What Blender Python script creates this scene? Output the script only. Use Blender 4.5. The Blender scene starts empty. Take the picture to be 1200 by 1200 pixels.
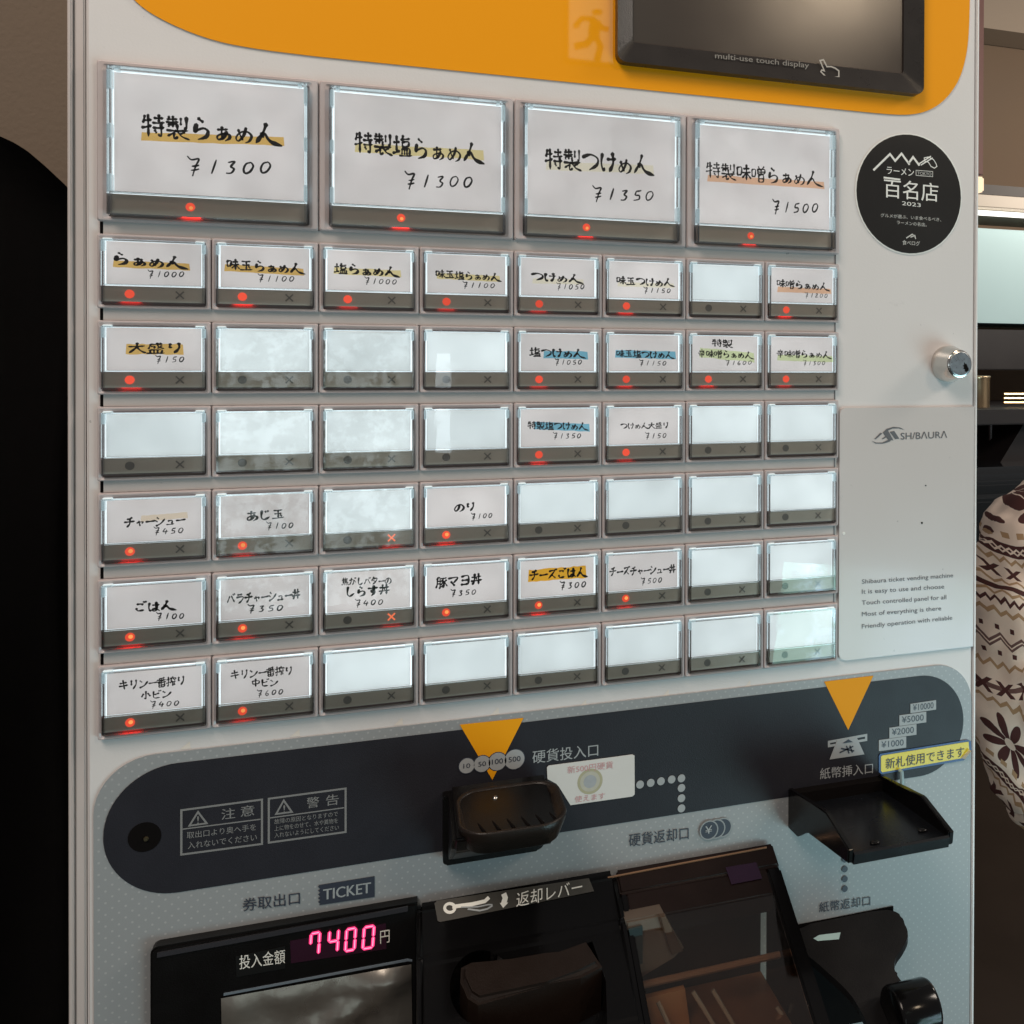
import bpy, bmesh, math, random
import numpy as np
from mathutils import Vector, Matrix, noise
random.seed(7)
S = bpy.context.scene
COL = S.collection
# ------------------------------------------------------------------ camera
CAM = np.array([0.127730, -0.465470, -0.057036])
RM = np.array([[0.9495387, -0.3136293, 0.0035846],
               [0.0010315, -0.0083059, -0.9999650],
               [0.3136480, 0.9495092, -0.0075633]])
FP, PX0, PY0 = 1074.783, 827.719, 436.198
cd = bpy.data.cameras.new('camera'); cam = bpy.data.objects.new('camera', cd); COL.objects.link(cam)
cam.matrix_world = Matrix([[RM[0][0], -RM[1][0], -RM[2][0], CAM[0]],
                           [RM[0][1], -RM[1][1], -RM[2][1], CAM[1]],
                           [RM[0][2], -RM[1][2], -RM[2][2], CAM[2]], [0, 0, 0, 1]])
cd.sensor_width = 36; cd.lens = 36 * FP / 1200
cd.shift_x = (600 - PX0) / 1200; cd.shift_y = (PY0 - 600) / 1200
cd.clip_start = 0.01; cd.clip_end = 50
S.camera = cam
# ------------------------------------------------------------------ world, lamps, exposure
W = bpy.data.worlds.new('World'); S.world = W; W.use_nodes = True
bg = W.node_tree.nodes['Background']
bg.inputs[0].default_value = (0.40, 0.388, 0.385, 1); bg.inputs[1].default_value = 0.46
S.view_settings.view_transform = 'Standard'; S.view_settings.look = 'None'
S.view_settings.exposure = 0; S.view_settings.gamma = 1
S.cycles.use_denoising = True
S.cycles.max_bounces = 8; S.cycles.transparent_max_bounces = 12; S.cycles.sample_clamp_indirect = 4

def area(name, loc, target, sx, sy, power, color, tex=None):
    l = bpy.data.lights.new(name, 'AREA'); l.shape = 'RECTANGLE'; l.size = sx; l.size_y = sy
    l.energy = power; l.color = color
    o = bpy.data.objects.new(name, l); COL.objects.link(o); o.location = loc
    o.rotation_euler = (Vector(target) - Vector(loc)).to_track_quat('-Z', 'Y').to_euler()
    if tex:
        l.use_nodes = True; nt = l.node_tree; em = nt.nodes['Emission']
        geo = nt.nodes.new('ShaderNodeNewGeometry'); nz = nt.nodes.new('ShaderNodeTexNoise')
        nz.inputs['Scale'].default_value = tex[0]; nz.inputs['Detail'].default_value = 6
        nz.inputs['Roughness'].default_value = 0.7
        cr = nt.nodes.new('ShaderNodeValToRGB')
        cr.color_ramp.elements[0].position = 0.46; cr.color_ramp.elements[0].color = (*tex[1], 1)
        cr.color_ramp.elements[1].position = 0.57; cr.color_ramp.elements[1].color = (*tex[2], 1)
        nt.links.new(geo.outputs['Position'], nz.inputs['Vector'])
        nt.links.new(nz.outputs['Fac'], cr.inputs[0]); nt.links.new(cr.outputs[0], em.inputs[0])
    return o
# shop window behind the photographer: daylight through trees
area('window_light', (1.50, -1.35, -1.0), (0.30, 0, -0.38), 1.25, 0.85, 28, (0.62, 0.83, 1.0),
     (5.0, (0.30, 0.42, 0.30), (0.95, 1.0, 1.0)))
area('window_pane_light', (-0.34, -3.0, -0.42), (0.07, 0, -0.1), 0.30, 0.95, 2.1, (0.8, 0.93, 1.0),
     (22.0, (0.02, 0.05, 0.02), (0.95, 1.0, 0.95)))
area('window_pane_light', (0.0, -3.0, -0.42), (0.10, 0, -0.1), 0.30, 0.95, 1.9, (0.8, 0.93, 1.0),
     (26.0, (0.02, 0.05, 0.02), (0.95, 1.0, 0.95)))
area('window_slit_light', (0.265, -3.0, -0.20), (0.16, 0, -0.1), 0.05, 0.36, 0.20, (0.8, 0.93, 1.0))
area('ceiling_lamp_light', (-0.45, -0.85, 1.05), (0.08, 0, -0.05), 0.6, 0.6, 14, (1.0, 0.85, 0.73))
area('pendant_lamp_light', (1.10, -1.5, 0.90), (0.33, 0, 0.1), 0.22, 0.22, 4.2, (1.0, 0.78, 0.55))
area('sweater_fill_light', (1.9, -0.5, 0.9), (1.0, 0.5, -0.5), 0.4, 0.4, 13, (1.0, 0.88, 0.76))  # added fill light that brightens the sweater, no lamp known there
area('kitchen_lamp_light', (2.9, 0.9, 0.8), (2.0, 2.2, 0.0), 0.9, 0.3, 22, (1.0, 0.9, 0.78))

# ------------------------------------------------------------------ pixel -> place (in photo pixels, 1200 wide)
def ray(x, y):
    return RM.T @ np.array([(x - PX0) / FP, (y - PY0) / FP, 1.0])
def P(x, y, Y=0.0):
    d = ray(x, y); t = (Y - CAM[1]) / d[1]; return Vector(CAM + t * d)
def PS(x, y, z0, k):              # plane Z = z0 + k*Y
    d = ray(x, y); t = (z0 + k * CAM[1] - CAM[2]) / (d[2] - k * d[1]); return Vector(CAM + t * d)

# ------------------------------------------------------------------ materials
MATS = {}
def mat(name, col=(.8, .8, .8), rough=.5, metal=0, emit=None, es=1, coat=0, var=0, vs=60, bump=0, bs=400, spec=.5, trans=0, speck=0):
    if name in MATS: return MATS[name]
    m = bpy.data.materials.new(name); m.use_nodes = True; nt = m.node_tree; b = nt.nodes['Principled BSDF']
    b.inputs['Base Color'].default_value = (*col, 1); b.inputs['Roughness'].default_value = rough
    b.inputs['Metallic'].default_value = metal; b.inputs['Coat Weight'].default_value = coat
    b.inputs['Coat Roughness'].default_value = 0.08
    b.inputs['Specular IOR Level'].default_value = spec
    b.inputs['Transmission Weight'].default_value = trans
    if emit: b.inputs['Emission Color'].default_value = (*emit, 1); b.inputs['Emission Strength'].default_value = es
    tc = nt.nodes.new('ShaderNodeTexCoord')
    if var:
        n = nt.nodes.new('ShaderNodeTexNoise'); n.inputs['Scale'].default_value = vs; n.inputs['Detail'].default_value = 5
        nt.links.new(tc.outputs['Object'], n.inputs['Vector'])
        mx = nt.nodes.new('ShaderNodeMix'); mx.data_type = 'RGBA'
        mx.inputs[6].default_value = (*[c * (1 - var) for c in col], 1)
        mx.inputs[7].default_value = (*[min(1, c * (1 + var)) for c in col], 1)
        nt.links.new(n.outputs['Fac'], mx.inputs[0]); nt.links.new(mx.outputs[2], b.inputs['Base Color'])
        rr = nt.nodes.new('ShaderNodeMapRange'); rr.inputs[3].default_value = max(0, rough - .07); rr.inputs[4].default_value = rough + .09
        nt.links.new(n.outputs['Fac'], rr.inputs[0]); nt.links.new(rr.outputs[0], b.inputs['Roughness'])
        if speck:
            src = mx.outputs[2]
            for sc, th, kk in ((260, .70, .45), (28, .66, .88)):     # dust and old stains
                n3 = nt.nodes.new('ShaderNodeTexNoise'); n3.inputs['Scale'].default_value = sc; n3.inputs['Detail'].default_value = 6; n3.inputs['Roughness'].default_value = .65
                nt.links.new(tc.outputs['Object'], n3.inputs['Vector']); r3 = nt.nodes.new('ShaderNodeMapRange'); r3.inputs[1].default_value = th; r3.inputs[2].default_value = th + .05; r3.inputs[4].default_value = speck
                nt.links.new(n3.outputs['Fac'], r3.inputs[0]); m3 = nt.nodes.new('ShaderNodeMix'); m3.data_type = 'RGBA'; nt.links.new(r3.outputs[0], m3.inputs[0])
                nt.links.new(src, m3.inputs[6]); m3.inputs[7].default_value = (*[c * kk for c in col], 1); src = m3.outputs[2]
            nt.links.new(src, b.inputs['Base Color'])
    if bump:
        n2 = nt.nodes.new('ShaderNodeTexNoise'); n2.inputs['Scale'].default_value = bs; n2.inputs['Detail'].default_value = 3
        nt.links.new(tc.outputs['Object'], n2.inputs['Vector'])
        bp = nt.nodes.new('ShaderNodeBump'); bp.inputs['Strength'].default_value = bump; bp.inputs['Distance'].default_value = 0.001
        nt.links.new(n2.outputs['Fac'], bp.inputs['Height']); nt.links.new(bp.outputs[0], b.inputs['Normal'])
    MATS[name] = m; return m
def N(m, t, **kw):
    n = m.node_tree.nodes.new(t)
    for k, v in kw.items(): setattr(n, k, v)
    return n
def math_(m, op, a, b=None):
    n = N(m, 'ShaderNodeMath', operation=op)
    for i, v in enumerate((a, b)):
        if v is None: continue
        if isinstance(v, (int, float)): n.inputs[i].default_value = v
        else: m.node_tree.links.new(v, n.inputs[i])
    return n.outputs[0]

white = mat('cabinet_white', speck=.8, col=(.66, .635, .63), rough=.34, var=.05, vs=7, bump=.05, bs=900)
strip = mat('cabinet_edge_strip', (.50, .44, .42), .4, var=.04, vs=20)
bezelm = mat('bezel_plastic', speck=.8, col=(.50, .44, .44), rough=.34, var=.03, vs=40)
gapm = mat('gap_plastic', speck=1, col=(.46, .43, .42), rough=.4, var=.05, vs=70)
orange = mat('orange_panel', (.86, .325, .002), .5, coat=.7, spec=.1)
orange.node_tree.nodes['Principled BSDF'].inputs['Coat Roughness'].default_value = .025
orangep = mat('orange_print', (.80, .33, .006), .5, spec=.15)
blackp = mat('black_plastic', (.0035, .003, .003), .33, spec=.3, var=.2, vs=80, bump=.12, bs=1500)
blackg = mat('gloss_black_plastic', (.003, .0028, .003), .16, spec=.24, var=.2, vs=40)
blackm = mat('dark_gap', (.004, .003, .003), .8, spec=.08)
plate = mat('clear_label_plate', speck=.7, col=(.56, .53, .52), rough=.22, coat=.3, var=.02, vs=12)
band = mat('dark_band', (.020, .020, .026), .40, spec=.24, var=.15, vs=50, bump=.1, bs=1800)
chrome = mat('chrome', (.62, .60, .57), .12, 1.0, var=.05, vs=300)
chromef = mat('brushed_chrome', (.42, .45, .48), .28, 1.0, var=.15, vs=500)
inkm = mat('brush_ink', (.012, .009, .008), .55)
inkthin = mat('pen_ink', (.02, .018, .02), .55)
inkfade = mat('faded_ink', (.20, .20, .19), .6)
printg = mat('grey_print', (.33, .35, .36), .45)
printd = mat('dark_print', (.030, .036, .055), .45)
printlogo = mat('logo_print', (.11, .11, .12), .4)
printw = mat('white_print', (.75, .75, .72), .45)
printpale = mat('pale_red_print', (.55, .30, .31), .5)
stickerb = mat('sticker_black', (.014, .013, .012), .20, coat=.3, var=.2, vs=20)
stickerw = mat('sticker_white', (.62, .61, .59), .35, var=.03, vs=60)
yellow = mat('yellow_label', (.72, .60, .02), .35, var=.03, vs=80)
bluem = mat('blue_print', (.02, .07, .22), .4)
stript = mat('status_strip', (.62, .52, .43), .24, .15, var=.06, vs=30)
unlit = mat('unlit_lamp', (.22, .19, .165), .35)

def dots_mat():
    m = mat('dotted_grey_panel', (.25, .265, .275), .34)
    b = m.node_tree.nodes['Principled BSDF']; L = m.node_tree.links
    tc = N(m, 'ShaderNodeTexCoord'); sp = N(m, 'ShaderNodeSeparateXYZ'); L.new(tc.outputs['Object'], sp.inputs[0])
    a = math_(m, 'MULTIPLY', math_(m, 'ADD', sp.outputs[0], sp.outputs[2]), 1 / .0052)
    c = math_(m, 'MULTIPLY', math_(m, 'SUBTRACT', sp.outputs[0], sp.outputs[2]), 1 / .0052)
    fa = math_(m, 'SUBTRACT', math_(m, 'FRACT', a), .5); fc = math_(m, 'SUBTRACT', math_(m, 'FRACT', c), .5)
    r = math_(m, 'ADD', math_(m, 'MULTIPLY', fa, fa), math_(m, 'MULTIPLY', fc, fc))
    k = math_(m, 'LESS_THAN', r, .017)
    mx = N(m, 'ShaderNodeMix', data_type='RGBA'); mx.inputs[6].default_value = (.275, .29, .30, 1); mx.inputs[7].default_value = (.36, .37, .38, 1)
    L.new(k, mx.inputs[0]); L.new(mx.outputs[2], b.inputs['Base Color'])
    return m
dotted = dots_mat()

def emis(name, col, s, vr=0, vn=0):
    m = bpy.data.materials.new(name); m.use_nodes = True; nt = m.node_tree
    nt.nodes.remove(nt.nodes['Principled BSDF']); e = nt.nodes.new('ShaderNodeEmission')
    e.inputs[0].default_value = (*col, 1); e.inputs[1].default_value = s
    oi = nt.nodes.new('ShaderNodeObjectInfo'); mr = nt.nodes.new('ShaderNodeMapRange')
    mr.inputs[3].default_value = s * (1 - vr); mr.inputs[4].default_value = s * (1 + vr)
    nt.links.new(oi.outputs['Random'], mr.inputs[0])
    if vr: nt.links.new(mr.outputs[0], e.inputs[1])
    if vn:
        tc = nt.nodes.new('ShaderNodeTexCoord'); n = nt.nodes.new('ShaderNodeTexNoise'); n.inputs['Scale'].default_value = 45; n.noise_dimensions = '4D'
        nt.links.new(tc.outputs['Object'], n.inputs['Vector']); ad = nt.nodes.new('ShaderNodeMath'); ad.operation = 'MULTIPLY'; ad.inputs[1].default_value = 9
        nt.links.new(oi.outputs['Random'], ad.inputs[0]); nt.links.new(ad.outputs[0], n.inputs['W'])
        m2 = nt.nodes.new('ShaderNodeMapRange'); m2.inputs[1].default_value = .3; m2.inputs[2].default_value = .7; m2.inputs[3].default_value = 1 - vn; m2.inputs[4].default_value = 1 + vn
        nt.links.new(n.outputs['Fac'], m2.inputs[0]); m3 = nt.nodes.new('ShaderNodeMath'); m3.operation = 'MULTIPLY'
        nt.links.new(m2.outputs[0], m3.inputs[0]); nt.links.new(mr.outputs[0], m3.inputs[1]); nt.links.new(m3.outputs[0], e.inputs[1])
    nt.links.new(e.outputs[0], nt.nodes['Material Output'].inputs[0]); return m
backlit = emis('backlight', (.85, .97, 1.0), 1.36, .05, .12)
ledred = emis('red_led', (1.0, .105, .055), .88, .14)
ledcore = emis('red_led_core', (1.0, .36, .10), 1.15, .2)
ledspill = emis('red_spill_emitter', (1.0, .016, .006), 12, .45)  # hidden emitter added for the LED red that leaks into the gap
segm = emis('segment_led', (1.0, .05, .20), 1.5)
segcore = emis('segment_led_core', (1.0, .35, .52), 1.6)

def paper(name, col, tcol, k, scale=35):
    m = bpy.data.materials.new(name); m.use_nodes = True; nt = m.node_tree; nt.nodes.remove(nt.nodes['Principled BSDF'])
    d = nt.nodes.new('ShaderNodeBsdfDiffuse'); t = nt.nodes.new('ShaderNodeBsdfTranslucent'); mx = nt.nodes.new('ShaderNodeMixShader')
    d.inputs[0].default_value = (*col, 1)
    tc = nt.nodes.new('ShaderNodeTexCoord'); n = nt.nodes.new('ShaderNodeTexNoise'); n.inputs['Scale'].default_value = scale; n.inputs['Detail'].default_value = 6
    nt.links.new(tc.outputs['Object'], n.inputs['Vector'])
    cr = nt.nodes.new('ShaderNodeMix'); cr.data_type = 'RGBA'
    cr.inputs[6].default_value = (*[c * .93 for c in tcol], 1); cr.inputs[7].default_value = (*[min(1, c * 1.07) for c in tcol], 1)
    nt.links.new(n.outputs['Fac'], cr.inputs[0]); nt.links.new(cr.outputs[2], t.inputs[0])
    oi = nt.nodes.new('ShaderNodeObjectInfo'); mr = nt.nodes.new('ShaderNodeMapRange'); mr.inputs[3].default_value = k - .04; mr.inputs[4].default_value = k + .04
    nt.links.new(oi.outputs['Random'], mr.inputs[0]); nt.links.new(mr.outputs[0], mx.inputs[0]); nt.links.new(d.outputs[0], mx.inputs[1]); nt.links.new(t.outputs[0], mx.inputs[2])
    nt.links.new(mx.outputs[0], nt.nodes['Material Output'].inputs[0]); return m
cardm = paper('price_card_paper', (.72, .70, .70), (.97, .88, .86), .70)
blankm = paper('blank_diffuser', (.76, .78, .78), (.95, .95, .94), .80)
def film(name, col):
    m = bpy.data.materials.new(name); m.use_nodes = True; nt = m.node_tree; nt.nodes.remove(nt.nodes['Principled BSDF'])
    t = nt.nodes.new('ShaderNodeBsdfTransparent'); t.inputs[0].default_value = (*col, 1)
    nt.links.new(t.outputs[0], nt.nodes['Material Output'].inputs[0]); return m
hl = {k: film('marker_' + k, c) for k, c in (('ochre', (.86, .60, .20)), ('straw', (.93, .84, .46)), ('faint', (.98, .96, .80)), ('peach', (.97, .66, .46)),
    ('blue', (.28, .66, .84)), ('green', (.80, .92, .58)), ('amber', (.95, .55, .06)), ('beige', (.96, .86, .70)))}

def clear(name, tint, refl=.5, rough=.04, glass=.0):
    m = bpy.data.materials.new(name); m.use_nodes = True; nt = m.node_tree; nt.nodes.remove(nt.nodes['Principled BSDF'])
    t = nt.nodes.new('ShaderNodeBsdfTransparent'); t.inputs[0].default_value = (*tint, 1)
    g = nt.nodes.new('ShaderNodeBsdfGlossy'); g.inputs['Roughness'].default_value = rough
    f = nt.nodes.new('ShaderNodeFresnel'); f.inputs[0].default_value = 1.45
    ml = nt.nodes.new('ShaderNodeMath'); ml.operation = 'MULTIPLY_ADD'; ml.inputs[1].default_value = refl; ml.inputs[2].default_value = glass
    mx = nt.nodes.new('ShaderNodeMixShader')
    nt.links.new(f.outputs[0], ml.inputs[0]); nt.links.new(ml.outputs[0], mx.inputs[0])
    nt.links.new(t.outputs[0], mx.inputs[1]); nt.links.new(g.outputs[0], mx.inputs[2])
    tc = nt.nodes.new('ShaderNodeTexCoord'); n = nt.nodes.new('ShaderNodeTexNoise'); n.inputs['Scale'].default_value = 35
    rn = nt.nodes.new('ShaderNodeTexNoise'); rn.inputs['Scale'].default_value = 90; rn.inputs['Detail'].default_value = 5; rm = nt.nodes.new('ShaderNodeMapRange'); rm.inputs[1].default_value = .5; rm.inputs[2].default_value = .75; rm.inputs[3].default_value = rough * .2; rm.inputs[4].default_value = rough * 4
    nt.links.new(tc.outputs['Object'], rn.inputs['Vector']); nt.links.new(rn.outputs['Fac'], rm.inputs[0]); nt.links.new(rm.outputs[0], g.inputs['Roughness'])
    bp = nt.nodes.new('ShaderNodeBump'); bp.inputs['Strength'].default_value = .03; bp.inputs['Distance'].default_value = .001
    nt.links.new(tc.outputs['Object'], n.inputs['Vector']); nt.links.new(n.outputs[0], bp.inputs['Height']); nt.links.new(bp.outputs[0], g.inputs['Normal'])
    nt.links.new(mx.outputs[0], nt.nodes['Material Output'].inputs[0]); return m
capm = clear('clear_acrylic', (.97, .97, .97), 1.0)
railm = clear('acrylic_rail', (.90, .93, .94), 1.2, .1, .12)
smoked = clear('smoked_acrylic', (.86, .80, .75), 1.1, .05, .01)

# ------------------------------------------------------------------ object helpers
ORG = {}
def link(o, parent=None, loc=(0, 0, 0)):
    COL.objects.link(o); loc = Vector(loc); ORG[o] = loc
    if parent is not None: o.parent = parent; o.location = loc - ORG[parent]
    else: o.location = loc
    return o
def tag(o, label=None, cat=None, group=None, kind=None):
    if label: o['label'] = label
    if cat: o['category'] = cat
    if group: o['group'] = group
    if kind: o['kind'] = kind
    return o
def empty(name, loc): return link(bpy.data.objects.new(name, None), None, loc)
def meshobj(name, me, m=None, parent=None, loc=(0, 0, 0), smooth=False):
    if m is not None and not me.materials: me.materials.append(m)
    return link(bpy.data.objects.new(name, me), parent, loc)
def bm_obj(name, bm, m, parent=None, smooth=False, loc=(0, 0, 0)):
    bmesh.ops.recalc_face_normals(bm, faces=bm.faces)
    me = bpy.data.meshes.new(name); bm.to_mesh(me); bm.free()
    if smooth:
        for p in me.polygons: p.use_smooth = True
    return meshobj(name, me, m, parent, loc)
def bm_mesh(name, bm, m):
    bmesh.ops.recalc_face_normals(bm, faces=bm.faces)
    me = bpy.data.meshes.new(name); bm.to_mesh(me); bm.free(); me.materials.append(m); return me
def box(bm, x0, x1, y0, y1, z0, z1, bev=0):
    vs = [bm.verts.new((x, y, z)) for x in (x0, x1) for y in (y0, y1) for z in (z0, z1)]
    f = [(0, 1, 3, 2), (4, 6, 7, 5), (0, 4, 5, 1), (2, 3, 7, 6), (0, 2, 6, 4), (1, 5, 7, 3)]
    fs = [bm.faces.new([vs[i] for i in q]) for q in f]
    if bev:
        es = list({e for q in fs for e in q.edges})
        bmesh.ops.bevel(bm, geom=es, offset=bev, segments=2, affect='EDGES', clamp_overlap=True)
def prism(bm, pts, y0, y1, bev=0):
    """polygon (x,z) extruded from y0 (front) to y1 (back)"""
    a = [bm.verts.new((x, y0, z)) for x, z in pts]; b = [bm.verts.new((x, y1, z)) for x, z in pts]
    n = len(pts); f = bm.faces.new(a); bm.faces.new(b[::-1])
    for i in range(n): bm.faces.new([a[i], b[i], b[(i + 1) % n], a[(i + 1) % n]])
    if bev: bmesh.ops.bevel(bm, geom=list(f.edges), offset=bev, segments=2, affect='EDGES', clamp_overlap=True)
def xprism(bm, prof, x0, x1, bev=0):
    """profile (y,z) extruded along x"""
    a = [bm.verts.new((x0, y, z)) for y, z in prof]; b = [bm.verts.new((x1, y, z)) for y, z in prof]
    n = len(prof); fa = bm.faces.new(a); fb = bm.faces.new(b[::-1])
    fs = [fa, fb] + [bm.faces.new([a[i], b[i], b[(i + 1) % n], a[(i + 1) % n]]) for i in range(n)]
    if bev: bmesh.ops.bevel(bm, geom=list({e for q in fs for e in q.edges}), offset=bev, segments=3, affect='EDGES', clamp_overlap=True)
def rrect(x0, z0, x1, z1, r, n=6):
    r = r if isinstance(r, (list, tuple)) else [r] * 4   # tl tr br bl ; z0 bottom z1 top
    out = []
    for (cx, cz, a0, rr) in ((x0, z1, 180, r[0]), (x1, z1, 90, r[1]), (x1, z0, 0, r[2]), (x0, z0, -90, r[3])):
        sx = 1 if cx == x0 else -1; sz = -1 if cz == z1 else 1
        ox, oz = cx + sx * rr, cz + sz * rr
        if rr == 0: out.append((cx, cz)); continue
        for i in range(n + 1):
            a = math.radians(a0 - 90 * i / n); out.append((ox + rr * math.cos(a), oz + rr * math.sin(a)))
    return out
def tube(bm, pts, r, n=8):
    rings = []
    for i, p in enumerate(pts):
        p = Vector(p); d = (Vector(pts[min(i + 1, len(pts) - 1)]) - Vector(pts[max(i - 1, 0)])).normalized()
        u = d.orthogonal().normalized(); v = d.cross(u); rr = r[i] if isinstance(r, (list, tuple)) else r
        if rings: # keep frame aligned
            u = (pu - d * pu.dot(d)).normalized(); v = d.cross(u)
        pu = u
        rings.append([bm.verts.new(p + rr * (math.cos(2 * math.pi * k / n) * u + math.sin(2 * math.pi * k / n) * v)) for k in range(n)])
    for a, b in zip(rings, rings[1:]):
        for k in range(n): bm.faces.new([a[k], a[(k + 1) % n], b[(k + 1) % n], b[k]])
    bm.faces.new(rings[0][::-1]); bm.faces.new(rings[-1])
def ring(bm, outer, inner, y0, y1, yi=None):
    """frame between two polygons with same count; inner wall goes back to y1"""
    n = len(outer); yi = y0 if yi is None else yi
    of = [bm.verts.new((x, y0, z)) for x, z in outer]; ob = [bm.verts.new((x, y1, z)) for x, z in outer]
    nf = [bm.verts.new((x, yi, z)) for x, z in inner]; nb = [bm.verts.new((x, y1, z)) for x, z in inner]
    for i in range(n):
        j = (i + 1) % n
        bm.faces.new([of[i], of[j], nf[j], nf[i]]); bm.faces.new([ob[i], nb[i], nb[j], ob[j]])
        bm.faces.new([of[i], ob[i], ob[j], of[j]]); bm.faces.new([nf[i], nf[j], nb[j], nb[i]])
def rect4(x0, z0, x1, z1): return [(x0, z1), (x1, z1), (x1, z0), (x0, z0)]

# ------------------------------------------------------------------ lettering
_tc = {}
def text2d(s, bold=0, shear=0):
    k = (s, bold, shear)
    if k in _tc: return _tc[k]
    c = bpy.data.curves.new('t', 'FONT'); c.body = s; c.size = 1; c.offset = bold; c.shear = shear; c.fill_mode = 'FRONT'; c.resolution_u = 3
    o = bpy.data.objects.new('t', c); COL.objects.link(o); dg = bpy.context.evaluated_depsgraph_get()
    me = o.evaluated_get(dg).to_mesh()
    v = [(q.co.x, q.co.y) for q in me.vertices]; f = [tuple(q.vertices) for q in me.polygons]
    o.evaluated_get(dg).to_mesh_clear(); bpy.data.objects.remove(o); bpy.data.curves.remove(c)
    _tc[k] = (v, f); return _tc[k]
def put(bm, vf, A, B, up, hfit=None):
    """fit 2d geometry between A (left middle) and B (right middle); up = full height vector"""
    v, f = vf
    if not v: return
    xs = [q[0] for q in v]; ys = [q[1] for q in v]
    x0, x1 = min(xs), max(xs); y0, y1 = (min(ys), max(ys)) if hfit is None else hfit
    vs = [bm.verts.new(A + (B - A) * ((x - x0) / (x1 - x0)) + up * ((y - y0) / (y1 - y0) - .5)) for x, y in v]
    for q in f:
        try: bm.faces.new([vs[i] for i in q])
        except ValueError: pass
def ptext(name, items, m, parent, Y, fn=None):
    """items: (string, xl,yl, xr,yr, hpx, bold) in photo pixels on plane Y"""
    bm = bmesh.new()
    for it in items:
        s, xl, yl, xr, yr, h = it[:6]; b = it[6] if len(it) > 6 else 0
        g = fn or (lambda x, y: P(x, y, Y))
        A, B = g(xl, yl), g(xr, yr); Mx, My = (xl + xr) / 2, (yl + yr) / 2
        up = g(Mx, My - h / 2) - g(Mx, My + h / 2)
        sh = (B - A).normalized() * up.length * b * .8; o3 = Vector((0, -.00001, 0))
        for q, k in ((0, 0), (.5, 1), (-.5, 2)) if b else ((0, 0),):
            put(bm, text2d(s, 0), A + sh * q + o3 * k, B + sh * q + o3 * k, up)
        me = bpy.data.meshes.new(name); bm.to_mesh(me); bm.free(); bm = bmesh.new()
        o = meshobj(name, me, m, parent)
    bm.free(); return o

G = {}
def g(ch, *st): G[ch] = st
g('特', [(14,8),(6,42)], [(8,28),(44,24)], [(2,60),(44,48)], [(28,4),(30,98)], [(54,16),(94,14)], [(74,2),(74,34)], [(48,37),(99,33)], [(50,58),(98,54)], [(83,40),(84,90),(70,84)], [(57,68),(66,80)])
g('製', [(14,4),(5,20)], [(8,15),(50,12)], [(2,28),(54,25)], [(30,2),(30,50)], [(12,38),(12,50)], [(12,37),(47,35),(45,50)], [(64,8),(64,40)], [(88,3),(88,50),(79,46)], [(49,50),(50,60)], [(4,63),(96,60)], [(46,62),(28,76),(6,88)], [(35,74),(36,97),(54,88)], [(80,66),(60,76)], [(50,64),(68,86),(104,99)])
g('ら', [(36,4),(60,20)], [(28,30),(22,62),(36,54),(60,46),(78,58),(70,82),(34,96)])
g('ぁ', [(20,38),(76,32)], [(44,22),(42,62),(50,88)], [(70,46),(50,80),(24,90),(20,72),(50,58),(82,62),(84,80),(60,96)])
g('め', [(20,28),(32,60),(46,84)], [(62,16),(50,56),(22,88),(8,72),(30,44),(66,36),(92,56),(82,84),(58,97)])
g('ん', [(50,4),(36,44),(4,92)], [(28,58),(44,50),(60,72),(80,86),(124,98)])
g('塩', [(4,36),(38,31)], [(20,6),(20,80)], [(0,86),(40,72)], [(56,2),(44,28)], [(50,18),(94,14)], [(52,32),(52,54)], [(52,32),(86,30),(84,54)], [(52,53),(84,51)], [(50,64),(50,92)], [(50,64),(90,62),(90,92)], [(64,64),(64,92)], [(77,64),(77,92)], [(36,96),(106,92)])
g('つ', [(4,34),(50,20),(90,36),(86,66),(42,92)])
g('け', [(14,14),(8,56),(18,90),(28,78)], [(42,38),(94,34)], [(72,8),(76,56),(54,97)])
g('味', [(6,24),(8,72)], [(6,24),(36,22),(34,68)], [(8,68),(34,64)], [(50,28),(92,24)], [(42,52),(100,46)], [(70,4),(70,98)], [(68,52),(40,86)], [(72,52),(104,88)])
g('噌', [(4,26),(6,70)], [(4,26),(28,24),(27,66)], [(6,66),(27,64)], [(50,4),(58,16)], [(88,2),(76,16)], [(44,22),(46,50)], [(44,22),(92,20),(90,48)], [(45,36),(90,34)], [(68,22),(68,48)], [(46,49),(90,47)], [(52,58),(52,99)], [(52,58),(84,56),(84,99)], [(52,77),(84,75)], [(52,97),(84,95)])
g('玉', [(16,14),(84,10)], [(22,46),(78,42)], [(4,90),(98,82)], [(50,12),(50,86)], [(68,58),(82,72)])
g('大', [(6,38),(94,30)], [(52,4),(44,46),(6,96)], [(50,44),(70,72),(102,96)])
g('盛', [(22,14),(88,12)], [(22,14),(8,60)], [(24,34),(44,32),(40,54)], [(58,2),(66,36),(98,54)], [(84,26),(58,52)], [(74,2),(86,8)], [(18,66),(20,92)], [(18,66),(82,64),(80,92)], [(40,66),(40,92)], [(60,66),(60,92)], [(2,96),(100,92)])
g('り', [(28,12),(22,48),(36,40)], [(74,6),(76,50),(48,98)])
g('辛', [(50,0),(53,14)], [(20,20),(84,17)], [(34,26),(40,38)], [(70,24),(60,38)], [(6,46),(96,40)], [(20,68),(82,63)], [(50,44),(50,104)])
g('あ', [(16,24),(82,20)], [(44,4),(42,54),(50,86)], [(68,38),(48,78),(20,90),(16,66),(50,50),(86,58),(86,80),(58,99)])
g('じ', [(24,8),(20,72),(44,94),(86,70)], [(52,14),(58,28)], [(70,10),(76,24)])
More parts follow.
